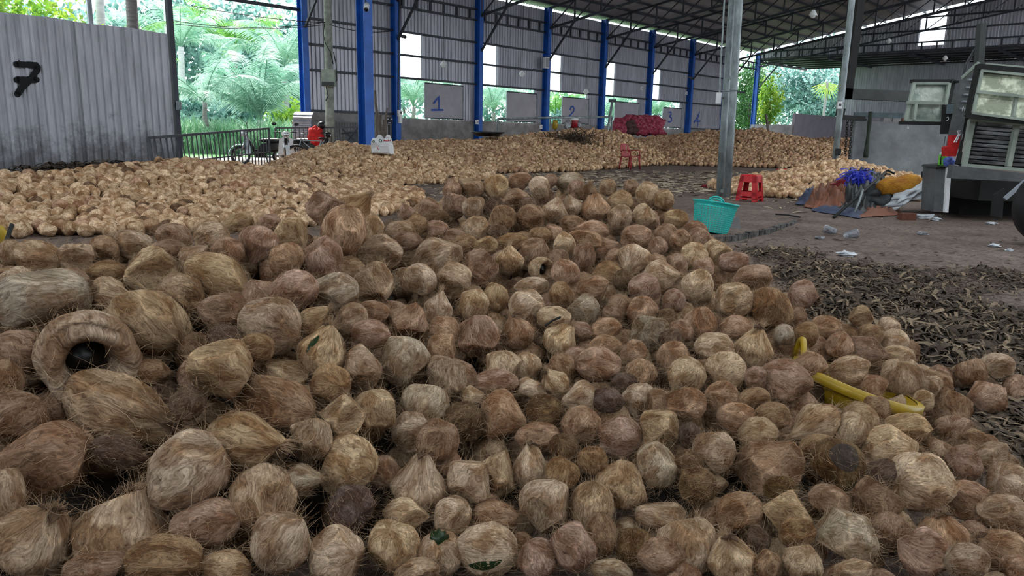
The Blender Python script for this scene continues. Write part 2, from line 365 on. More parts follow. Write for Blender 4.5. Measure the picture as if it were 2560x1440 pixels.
# ================================================================== the setting
def struct(o, label, cat): return tag(o, label, cat, None, 'structure')
fl = MB()
gx = [(-60, -22), (75, -22), (75, 110), (-60, 110)]
fl.add([(x, y, 0) for x, y in gx] + [(x, y, -0.3) for x, y in gx], [(0, 1, 2, 3), (4, 7, 6, 5)])
floor = struct(fl.build('floor', 'floor'), 'trodden brown earth and concrete floor of the shed', 'floor')

# raised slab under the stool and the ridge poles, with its broken edge
edge = [(1790, 607), (1840, 601), (1880, 593), (1920, 583), (1962, 567), (1990, 556), (2012, 546)]
E_ = [ground(x, y, 0.0) for x, y in edge]
slab = MB(); SLZ = 0.075
back = [(3.9, 16.5), (0.8, 15.2), (0.6, 9.2)]
top = []
for i, p in enumerate(E_):
    hgt = SLZ * (1 - 0.75 * (max(0, i - 2) / 4))
    j = 0.02 * random.uniform(-1, 1)
    top.append((p[0] + j, p[1] + 0.04, hgt))
pts = top + [(x, y, 0.006) for x, y in back]
bot = [(p[0], p[1], -0.05) for p in E_] + [(x, y, -0.05) for x, y in back]
n = len(pts); slab.add(pts + bot, [tuple(range(n))] + [(i, n + i, n + (i + 1) % n, (i + 1) % n) for i in range(n)])
slab_o = slab.build('floor_slab', 'floor'); struct(slab_o, 'low raised floor slab with a broken concrete edge', 'floor')
M['edge'] = pm('dirty_concrete_edge', (0.16, 0.15, 0.145), 0.95, 0, 0.6, 9, col2=(0.03, 0.028, 0.026), bump=0.6)
for i in range(len(E_) - 2):
    for k in range(3):
        a = E_[i] + (E_[i + 1] - E_[i]) * (k / 3); b = E_[i] + (E_[i + 1] - E_[i]) * ((k + 0.86) / 3)
        hh = SLZ * (1 - 0.75 * (max(0, i - 2) / 4)) * random.uniform(0.75, 1.0); o = random.uniform(-0.03, 0.015)
        c = MB().beam((a[0], a[1] + o, hh / 2), (b[0], b[1] + o, hh / 2), 0.05, hh).build('broken_edge', 'edge', slab_o)

def ribbed(name, parent, mat, p0, u, length, z0, z1, pitch=0.19, depth=0.05, nrm=None):
    return MB().corr(p0, u, length, z0, z1, pitch, depth, WN if nrm is None else nrm).build(name, mat, parent)

# ---- grey wall beside the entrance (number 7)
G0 = ground(80, 446); G1 = ground(438, 434)
gd = (G1 - G0) / np.linalg.norm(G1 - G0); gn = np.array([gd[1], -gd[0], 0.0])
GS = G0 - gd * 3.2; GL = float(np.linalg.norm(G1 - GS))
def gz(px, py):
    r = ray(px, py); t = ((G0 - EYE) @ gn) / (r @ gn); return EYE + r * t
zt0 = gz(10, 30)[2]; zt1 = gz(430, 85)[2]
s0 = (gz(10, 30) - GS) @ gd
ztop = lambda x: zt0 + (zt1 - zt0) * (x - s0) / (GL - s0) + 0.012 * math.sin(x * 3.7)
wl = thing('wall_left', GS, 'grey ribbed sheet metal wall beside the open entrance', 'wall', None, 'structure')
nsh = 6
for i in range(nsh):
    a = GL * i / nsh; b = GL * (i + 1) / nsh
    p = GS + gd * a + gn * (0.012 * (i % 2))
    ribbed('wall_sheet', wl, 'oldsheet', p, gd, b - a + 0.06, 0.0, (lambda a: lambda x: ztop(a + x))(a), 0.165, 0.042, gn)
for z in (0.5, 1.7, 2.9):
    MB().beam(GS - gn * 0.05 + np.array([0, 0, z]), G1 - gn * 0.05 + np.array([0, 0, z]), 0.06, 0.06).build('rail', 'steel', wl)
# stains along the foot are real dirt splashes: flat flakes of mud on the ribs
def strokes(paths, width, name, mat, parent, nrm, lift=0.012, conv=None):
    """painted strokes: flat ribbons following a polyline that lies on a surface"""
    mb = MB(); nv = Vector(nrm).normalized()
    for pi_, path in enumerate(paths):
        P = [Vector(conv(*q)) + nv * (lift + 0.0015 * pi_) for q in path]
        Q = []
        for i in range(len(P) - 1):
            for k in range(4): Q.append(P[i].lerp(P[i + 1], k / 4))
        Q.append(P[-1]); L_, R_ = [], []
        for i, p in enumerate(Q):
            d = (Q[min(i + 1, len(Q) - 1)] - Q[max(i - 1, 0)]).normalized(); a = d.cross(nv).normalized() * width / 2 * random.uniform(0.88, 1.1)
            L_.append(p - a); R_.append(p + a)
        k = len(Q); mb.add(L_ + R_, [(i, i + 1, k + i + 1, k + i) for i in range(k - 1)])
        # rounded ends
        for e in (Q[0], Q[-1]):
            t1 = nv.orthogonal().normalized(); t2 = nv.cross(t1)
            mb.add([e] + [e + (t1 * math.cos(2 * PI * j / 10) + t2 * math.sin(2 * PI * j / 10)) * width * 0.49 for j in range(10)], [(0, 1 + j, 1 + (j + 1) % 10) for j in range(10)])
    return mb.build(name, mat, parent)
seven = [[(38, 161), (62, 162), (88, 163), (91, 172), (80, 190), (66, 205), (52, 218), (40, 236)], [(38, 200), (62, 199), (88, 199)]]
strokes(seven, 0.125, 'number', 'black', wl, gn, 0.062, gz)['label'] = 'black sprayed number 7'
spk = MB()
for i in range(230):
    path = random.choice(seven); k = random.randrange(len(path) - 1); t = random.random()
    a = np.array(path[k]) * (1 - t) + np.array(path[k + 1]) * t + np.random.normal(0, 3.2, 2)
    p = gz(*a) + gn * 0.061; r = random.uniform(0.005, 0.017)
    spk.add([p + gd * r * math.cos(q) + np.array([0, 0, r * math.sin(q)]) for q in (0, 1.26, 2.5, 3.77, 5.0)], [(0, 1, 2, 3, 4)])
so = spk.build('spray_specks', 'black', wl); so['kind'] = 'stuff'
# post at its end
pe = G1 + gd * 0.14
pt = thing('corner_post', pe, 'thin dark steel post at the end of the grey ribbed wall', 'post')
MB().box(pe + np.array([0, 0, 3.4]), (0.12, 0.12, 6.8), math.atan2(gd[1], gd[0])).build('post', 'steel', pt)
MB().box(pe + np.array([0.1, -0.06, 1.62]), (0.1, 0.08, 0.2)).build('bracket', 'galv', pt)

# ---- the long rear wall of sheets, girts and openings
wr = thing('wall_rear', W0, 'long ribbed sheet wall with blue columns, openings and a low concrete base', 'wall', None, 'structure')
GZ = [1.86, 3.4, 4.35, 5.3]
S0 = -4.45
def bay_wall(s0, s1, base_z):
    c = MB(); p = sl((s0 + s1) / 2, -0.12); L_ = s1 - s0
    c.box((p[0], p[1], base_z / 2), (L_, 0.2, base_z), math.atan2(WD[1], WD[0])); return c.build('base_wall', 'concrete', wr)
def girt(s0, s1, z, h=0.09):
    return MB().beam(sl(s0, 0.03, z), sl(s1, 0.03, z), 0.07, h).build('girt', 'steel', wr)
bay_wall(S0, 0, 1.86)
ribbed('wall_sheet', wr, 'sheet', sl(S0, -0.06), WD, 2.5, 1.80, EAVE - 0.2)
ribbed('wall_sheet', wr, 'sheet', sl(S0 + 2.46, -0.05), WD, 4.45 - 2.46, 1.80, EAVE - 0.2)
for z in GZ + [6.3]: girt(S0, 0, z)
for b in range(7):
    s0, s1 = b * BAY, (b + 1) * BAY
    bay_wall(s0, s1, 1.70)
    girt(s0, s1, 6.3); girt(s0, s1, 6.77)
    for k in range(6):
        q = s0 + 0.5 + k * 0.8
        MB().box(sl(q, 0.03, 6.535), (0.09, 0.06, 0.40), math.atan2(WD[1], WD[0])).build('girder_stub', 'steel', wr)
    if b == 6:
        continue                                              # open bay at the far corner
    for z in (3.4, 4.35, 5.3): girt(s0, s1, z)
    if b == 5:
        ribbed('wall_sheet', wr, 'sheet', sl(s0, -0.06), WD, 5.0, 1.66, EAVE - 0.2); girt(s0, s1, 1.72)
        continue
    tL, tw = 0.3, (1.3 if b == 0 else 1.1)
    ribbed('wall_sheet', wr, 'sheet', sl(s0, -0.06), WD, 2.5, 5.3, EAVE - 0.2)
    ribbed('wall_sheet', wr, 'sheet', sl(s0 + 2.47, -0.05), WD, 2.53, 5.3, EAVE - 0.2)
    ribbed('wall_sheet', wr, 'sheet', sl(s0 + tL + tw, -0.06), WD, 2.0, 3.36, 5.3)
    ribbed('wall_sheet', wr, 'sheet', sl(s0 + tL + tw + 1.97, -0.05), WD, 5 - tL - tw - 1.97, 3.36, 5.3)
    ribbed('translucent_sheet', wr, 'translucent', sl(s0 + 0.05, -0.06), WD, tL + tw - 0.05, 3.38, 5.3)
    se = to_sl(on_wall([1157, 1339, 1469, 1594, 1701][b], 290, 0.06))[0] - 0.02
    ribbed('wall_sheet', wr, 'sheet', sl(se, -0.06), WD, s1 - se, 1.68, 3.4)
# boards standing in the openings, with painted numbers
BOARDS = [(1061, 1157, 205, 294), (1265, 1339, 226, 306), (1403, 1469, 239, 316), (1534, 1594, 250, 322), (1654, 1701, 264, 324)]
NUMS = {0: [[(1084, 258), (1097, 241), (1097, 275)], [(1079, 275), (1107, 275)]],
        2: [[(1425, 274), (1427, 268), (1432, 266), (1435, 271), (1434, 278), (1427, 286), (1421, 293), (1436, 293)]],
        4: [[(1671, 281), (1677, 280), (1678, 286), (1673, 291), (1679, 295), (1679, 302), (1674, 305), (1670, 304)]]}
NAMES = ['blue number 1', None, 'blue number 2', None, 'blue number 3']
lab = ['pale board painted with a blue 1, standing in the first wall opening', 'blank grey board in the opening between the boards marked 1 and 2',
       'pale board painted with a blue 2, standing in a wall opening', 'blank grey board behind the red sacks, between boards 2 and 3', 'pale board painted with a blue 3 beside the corrugated 4']
for i, (xa, xb, yt, yb) in enumerate(BOARDS):
    a = on_wall(xa, yb, 0.06); b = on_wall(xb, yb, 0.06); zt = on_wall((xa + xb) / 2, yt + 5, 0.06)[2]; zb = 1.72
    sa, sb = to_sl(a)[0], to_sl(b)[0]
    t = thing('sliding_board', sl((sa + sb) / 2, 0.06, zb), lab[i], 'board', 'sliding boards in the rear wall')
    MB().box(sl((sa + sb) / 2, 0.05, (zb + zt) / 2), (sb - sa, 0.04, zt - zb), math.atan2(WD[1], WD[0])).build('panel', 'board', t)
    for z in (zb + 0.02, zt - 0.02): MB().beam(sl(sa, 0.08, z), sl(sb, 0.08, z), 0.05, 0.05).build('edge_rail', 'steel', t)
    for s_ in (sa, sb): MB().beam(sl(s_, 0.08, zb), sl(s_, 0.08, zt), 0.03, 0.04, up=WN).build('stile', 'galv', t)
    if i in NUMS:
        strokes(NUMS[i], 0.085, 'number', 'ink', t, WN, 0.015, lambda x, y: on_wall(x, y, 0.075))['label'] = NAMES[i]
strokes([[(1746, 285), (1739, 300), (1735, 306)], [(1748, 280), (1744, 296), (1744, 316)], [(1735, 303), (1750, 303)]], 0.085, 'number', 'ink', wr, WN, 0.015, lambda x, y: on_wall(x, y, -0.01))['label'] = 'blue number 4'
# girder along the top of the entrance gap
tg = thing('entrance_girder', sl(-12, 0, 5.55), 'dark thin girder crossing above the open entrance', 'beam')
MB().beam(sl(-13, 0, 5.55), sl(S0, 0, 5.55), 0.08, 0.12).build('beam', 'steel', tg)

# ---- blue columns
def blue_column(s, lat, z1, label, wdt=0.30, z0=0.0):
    p = sl(s, lat); t = thing('steel_column', p, label, 'column', 'blue steel columns')
    az = math.atan2(WD[1], WD[0]); Rz = Matrix.Rotation(az, 3, 'Z'); c = Vector((p[0], p[1], (z0 + z1) / 2))
    MB().box(c, (0.022, wdt, z1 - z0), az).build('web', 'blue', t)
    for k in (-1, 1):
        MB().box(c + Rz @ Vector((0, k * wdt / 2, 0)), (wdt * 0.85, 0.022, z1 - z0), az).build('flange', 'blue', t)
    MB().box((p[0], p[1], z0 + 0.012), (wdt * 1.35, wdt * 1.35, 0.024), az).build('base_plate', 'steel', t)
    return t
CL = ['blue steel column at the entrance corner of the ribbed wall', 'blue steel column just left of the board marked 1', 'blue steel column between the board marked 1 and the blank board',
      'blue steel column carrying the white box, left of board 2', 'blue steel column right of the board marked 2', 'blue steel column behind the stack of red sacks',
      'blue steel column between the painted 3 and the painted 4', 'dark blue column where the ribbed wall ends behind the pipe poles', 'blue steel column standing in the open corner before the trees']
for i, s in enumerate([S0] + [BAY * k for k in range(8)]):
    blue_column(s, 0.17, roof_z(0.17) - 0.12, CL[i])
pc = atZ(918, 430, 20.6); sc_, lc_ = to_sl(pc)
blue_column(sc_, lc_, roof_z(lc_) - 0.9, 'tall free standing blue column behind the white bag', 0.33)
S_FRONT = sc_

# ---- roof: two ribbed slopes, purlins, trusses
roof = thing('ceiling', sl(0, 0, EAVE), 'dark ribbed sheet roof with purlins over the shed', 'ceiling', None, 'structure')
S_END = 35.0
def roof_slope(lat0, lat1, name, sa=None, sb=None, mat='roof'):
    sa = ROOF_FRONT if sa is None else sa; sb = S_END if sb is None else sb
    pitch, dep = 0.2, 0.03; mb = MB(); xs = []; k = 0
    while k * pitch < sb - sa:
        for t, d in ((0, 0), (0.42, 0), (0.55, 1), (0.87, 1)): xs.append((sa + (k + t) * pitch, d * dep))
        k += 1
    za, zb = roof_z(max(lat0, 0)) - (0.163 * -min(lat0, 0) if lat0 < 0 else 0), roof_z(lat1)
    if lat0 < 0: za = EAVE + SLOPE * lat0
    if lat1 > 39.2: zb = EAVE - SLOPE * (lat1 - 39.2)
    for x, d in xs: mb.v += [tuple(sl(x, lat0, za + d)), tuple(sl(x, lat1, zb + d))]
    for i in range(len(xs) - 1): mb.f.append((2 * i, 2 * i + 1, 2 * i + 3, 2 * i + 2))
    return mb.build(name, mat, roof)
roof_slope(-0.3, RIDGE, 'roof_sheeting'); 
roof_slope(RIDGE, 40.1, 'roof_sheeting', ROOF_FRONT, -19.6)
q = -19.6
while q < S_END - .5:
    roof_slope(RIDGE, 40.1, 'added_skylight_sheet', q, q + 1.4, 'translucent'); roof_slope(RIDGE, 40.1, 'roof_sheeting', q + 1.4, min(q + 4.3, S_END)); q += 4.3  # translucent strips added to the unseen slope to light the heaps
lat = 0.6
while lat < 39:
    if abs(lat - RIDGE) > 0.3:
        z = roof_z(lat) - 0.07
        MB().beam(sl(ROOF_FRONT, lat, z), sl(S_END, lat, z), 0.06, 0.12).build('purlin', 'steel', roof)
    lat += 1.2
TR = [ROOF_FRONT + 0.2, S_FRONT, S0] + [BAY * k for k in range(8)]
TRL = ['dark steel roof truss at the open front of the shed', 'dark steel roof truss over the free standing blue column', 'dark steel roof truss from the entrance corner column'] + \
      ['dark steel roof truss from the column ' + w_ for w_ in ('left of the first numbered board', 'between the numbered board and the blank one', 'carrying the white box', 'right of the board marked two', 'behind the red sacks', 'between numbers 3 and 4', 'where the ribbed wall ends', 'in the open far corner')]
for i, s in enumerate(TR):
    t = thing('roof_truss', sl(s, 0.3, EAVE - 1.0), TRL[i], 'truss', 'roof trusses')
    dz = 1.0
    for a, b in ((0.3, RIDGE), (RIDGE, 38.9)):
        MB().beam(sl(s, a, roof_z(a) - 0.18), sl(s, b, roof_z(b) - 0.18), 0.09, 0.1).build('top_chord', 'steel', t)
        MB().beam(sl(s, a, roof_z(a) - 0.18 - dz), sl(s, b, roof_z(b) - 0.18 - dz), 0.09, 0.11).build('bottom_chord', 'steel', t)
    k = 0; la = 0.3; vis = (s > -5)
    while la < 38.5:
        lb = la + 1.6
        z0, z1 = roof_z(la) - 0.18 - dz, roof_z(la) - 0.18
        MB().beam(sl(s, la, z0), sl(s, la, z1), 0.07, 0.07, up=WD).build('web_post', 'steel', t)
        za, zb = (roof_z(la) - 0.18 - dz, roof_z(min(lb, 38.9)) - 0.18)
        MB().beam(sl(s, la, za), sl(s, min(lb, 38.9), zb), 0.05, 0.05).build('web_diagonal', 'steel', t)
        la = lb
    if i >= 2: MB().beam(sl(s, 0.33, 4.9), sl(s, 1.9, roof_z(1.9) - 1.2), 0.08, 0.08).build('knee_brace', 'steel', t)
# ridge tie girder with little posts (seen between the poles)
rg = thing('ridge_girder', sl(-2, RIDGE, 9.3), 'dark girder with short posts running under the ridge', 'beam')
for z in (9.1, 9.75): MB().beam(sl(S_FRONT, RIDGE - 0.2, z), sl(S_END - .2, RIDGE - 0.2, z), 0.08, 0.1).build('chord', 'steel', rg)
for k in range(28): MB().beam(sl(S_FRONT + 1.5 * k, RIDGE - 0.2, 9.1), sl(S_FRONT + 1.5 * k, RIDGE - 0.2, 9.75), 0.06, 0.06, up=WD).build('stub', 'steel', rg)

# ---- far gable, lean-to behind it
we = thing('wall_end', sl(S_END, 10, 7), 'ribbed gable wall under the roof at the far end', 'wall', None, 'structure')
def lat_end(x, y, s): return to_sl(on_end(x, y, s))[1]
skl = [(2301, 2322, 34, 112), (2326, 2364, 26, 112)]
cuts = sorted([(lat_end(a, 70, S_END), lat_end(b, 70, S_END)) for a, b, _, _ in skl])
GB = 7.0
def gable(l0, l1, mat, name, zlo=GB, zhi=None):
    MB().corr(sl(S_END, l0), WN, l1 - l0, zlo, (lambda x: roof_z(l0 + x) - 0.28) if zhi is None else zhi, 0.19, 0.03, -WD).build(name, mat, we)
edges = [0.2, 3.2, 6.2, cuts[0][0], cuts[1][1], cuts[1][1] + 3.0, 19.6, 23, 27, 31, 35, 39]
for a, b in zip(edges[:-1], edges[1:]):
    if abs(a - cuts[0][0]) < 1e-6:
        zb_ = on_end(2330, 113, S_END)[2]; zt_ = on_end(2345, 24, S_END)[2]
        gable(cuts[0][0], cuts[0][1], 'translucent', 'translucent_sheet', zb_, zt_ - 0.1)
        gable(cuts[0][1] + 0.1, cuts[1][1], 'translucent', 'translucent_sheet', zb_, zt_)
        gable(a, b, 'sheet', 'gable_sheet', GB, zb_)
    else: gable(a, b, 'sheet', 'gable_sheet')
for z in (7.05, 7.55, 8.3, 9.1):
    l0 = max(0.3, (z - EAVE + 0.3) / SLOPE); MB().beam(sl(S_END - 0.06, l0, z), sl(S_END - 0.06, 39.2 - l0, z), 0.07, 0.1).build('girt', 'steel', we)
for k in range(26): MB().box(sl(S_END - 0.06, 0.6 + 0.9 * k, 7.3), (0.06, 0.09, 0.4), math.atan2(WD[1], WD[0])).build('girder_stub', 'steel', we)
LT = 9.5; SF = S_END + LT
lt = thing('roof_leanto', sl(S_END, 10, 6.9), 'low ribbed lean-to roof beyond the far gable', 'roof', None, 'structure')
zf = (on_end(1929, 167, SF)[2] + on_end(2097, 173, SF)[2]) / 2
mb = MB(); pitch = 0.25; xs = []; k = 0
while k * pitch < 40:
    for t_, d_ in ((0, 0), (0.42, 0), (0.55, 1), (0.87, 1)): xs.append(((k + t_) * pitch, d_ * 0.035))
    k += 1
for x, d in xs: mb.v += [tuple(sl(S_END - 0.2, x, 7.02 + d)), tuple(sl(SF + 0.4, x, zf + d))]
for i in range(len(xs) - 1): mb.f.append((2 * i, 2 * i + 1, 2 * i + 3, 2 * i + 2))
mb.build('roof_sheeting', 'roof', lt)
for k in range(6):
    q = S_END + 0.3 + (LT) * k / 5.2; z = 7.02 + (zf - 7.02) * (q - S_END) / LT - 0.07
    MB().beam(sl(q, 0, z), sl(q, 40, z), 0.06, 0.12).build('purlin', 'steel', lt)
for k in range(8): MB().beam(sl(S_END, 0.2 + 5.2 * k, 6.85), sl(SF, 0.2 + 5.2 * k, zf - 0.17), 0.09, 0.16).build('rafter', 'steel', lt)
wf = thing('wall_far', sl(SF, 10, 0), 'ribbed far wall under the lean-to with low rendered base walls', 'wall', None, 'structure')
lA = lat_end(2098, 230, SF)
zs = on_end(2035, 293, SF)[2]; zs2 = on_end(1900, 311, S_END)[2]
a = lA
while a < 39: ribbed('wall_sheet', wf, 'sheet', sl(SF, a), WN, 3.05, zs - 0.2, zf - 0.12, 0.19, 0.035, -WD); a += 3.0
lB = lat_end(1980, 320, SF)
MB().box(sl(SF - 0.05, (lB + 39) / 2, zs / 2), (0.2, 39 - lB, zs), math.atan2(WD[1], WD[0])).build('base_wall', 'lilac', wf)
lC = lat_end(1982, 320, S_END)
MB().box(sl(S_END, lC / 2, zs2 / 2), (0.2, lC, zs2), math.atan2(WD[1], WD[0])).build('base_wall', 'concrete', wf)
MB().box(sl((S_END + SF) / 2, lC, zs / 2), (SF - S_END, 0.2, zs), math.atan2(WD[1], WD[0])).build('base_wall', 'lilac', wf)
MB().beam(sl(SF, lA, 0), sl(SF, lA, zf - 0.1), 0.2, 0.2, up=WD).build('corner_post', 'galv', wf)
wright = thing('wall_right_added', sl(-18, 39.2, 0), 'unseen ribbed side wall added to block light from the right of the front bays', 'wall', None, 'structure')  # out-of-view wall, added to keep side light off the front
a = ROOF_FRONT
while a < -6: ribbed('wall_sheet', wright, 'sheet', sl(a, 39.2), WD, 4.02, 0.0, EAVE - 0.1, 0.2, 0.035, -WN); a += 4.0
for k in range(9): MB().beam(sl(-6 + 5.1 * k, 39.0, 0), sl(-6 + 5.1 * k, 39.0, EAVE - .1), .25, .25, up=WD).build('side_post', 'blue', wright)
wfr = thing('wall_front_added', sl(ROOF_FRONT, 18, 0), 'unseen ribbed front wall added to limit light from behind, open under its gable', 'wall', None, 'structure')  # out-of-view wall, added to cut the light from behind the camera
a = 0.0
while a < 39: ribbed('wall_sheet', wfr, 'sheet', sl(ROOF_FRONT, a), WN, 3.95, 0.0, FRONT_H, 0.2, 0.035, WD); a += 3.9
a = ROOF_FRONT
while a < -20: ribbed('wall_sheet', wfr, 'sheet', sl(a, -0.3), WD, 4.02, 0.0, EAVE - .3, 0.2, 0.035, WN); a += 4.0  # unseen left closure, added to dim the light on the front heap
# ---- ground outside: lawn and pale path beyond the entrance
lw = MB(); P = [sl(-40, -1.9), sl(60, -1.9), sl(60, -60), sl(-40, -60)]
lw.add([(p[0], p[1], 0.03) for p in P], [(0, 3, 2, 1)])
tag(lw.build('lawn', 'lawn'), 'bright green grass ground beyond the entrance', 'lawn', None, 'structure')
pp = MB(); P = [sl(-12, 1.2), sl(0.0, 1.2), sl(0.0, -1.9), sl(-12, -1.9)]
pp.add([(p[0], p[1], 0.012) for p in P], [(0, 1, 2, 3)])
tag(pp.build('path', 'path'), 'pale dusty ground strip where the motorbikes stand', 'path', None, 'structure')
lw2 = MB(); P = [sl(S_END + 0.4, lC - 0.3), sl(80, lC - 0.3), sl(80, -1.9), sl(S_END + 0.4, -1.9)]
lw2.add([(p[0], p[1], 0.03) for p in P], [(0, 1, 2, 3)])
tag(lw2.build('lawn', 'lawn'), 'green ground under the trees beyond the far corner', 'lawn', None, 'structure')
# ================================================================== the coconuts in front
# depth of the heap's surface (control readings: picture point -> distance along the view)
CTRL = [(100,1400,1.62),(230,1320,1.68),(480,1180,1.75),(300,1020,1.85),(230,890,1.95),(100,740,2.2),(560,690,2.25),(130,640,2.55),(340,600,2.75),(850,575,2.7),(850,500,2.85),(700,600,2.6),
 (640,900,1.95),(700,1330,1.75),(1000,1390,1.8),(1250,1040,2.25),(1360,1260,1.95),(1200,840,2.5),(1030,960,2.2),(1400,450,3.95),(1200,470,3.8),(1060,530,3.5),(1250,680,2.95),(1500,900,2.45),
 (1600,640,3.3),(1750,600,3.5),(1840,720,2.95),(1960,950,2.35),(2250,960,2.55),(2420,930,3.15),(2100,860,2.8),(2100,1150,2.1),(2400,1300,1.95),(1800,1380,1.85),(2500,1200,2.15),(2500,1400,1.8),
 (1640,470,3.95),(2540,920,3.2),(20,640,2.5),(950,630,2.85),(1000,560,3.3),(2320,1000,2.6),(1500,720,2.9),(-60,1000,1.8),(1300,1480,1.75),(2600,1480,1.7),(-40,1480,1.5)]
_c = np.array(CTRL, float); _xy = _c[:, :2] / 1000.0
def _tps(r): return np.where(r > 1e-9, r * r * np.log(np.maximum(r, 1e-9)), 0.0)
_n = len(_c); _K = _tps(np.linalg.norm(_xy[:, None] - _xy[None], axis=2)) + 0.02 * np.eye(_n)
_P = np.hstack([np.ones((_n, 1)), _xy]); _A = np.vstack([np.hstack([_K, _P]), np.hstack([_P.T, np.zeros((3, 3))])])
_w = np.linalg.solve(_A, np.concatenate([_c[:, 2], np.zeros(3)]))
def depth(px, py):
    q = np.array([px, py]) / 1000.0; r = np.linalg.norm(_xy - q, axis=1)
    return float(_tps(r) @ _w[:_n] + _w[_n] + _w[_n + 1] * q[0] + _w[_n + 2] * q[1])

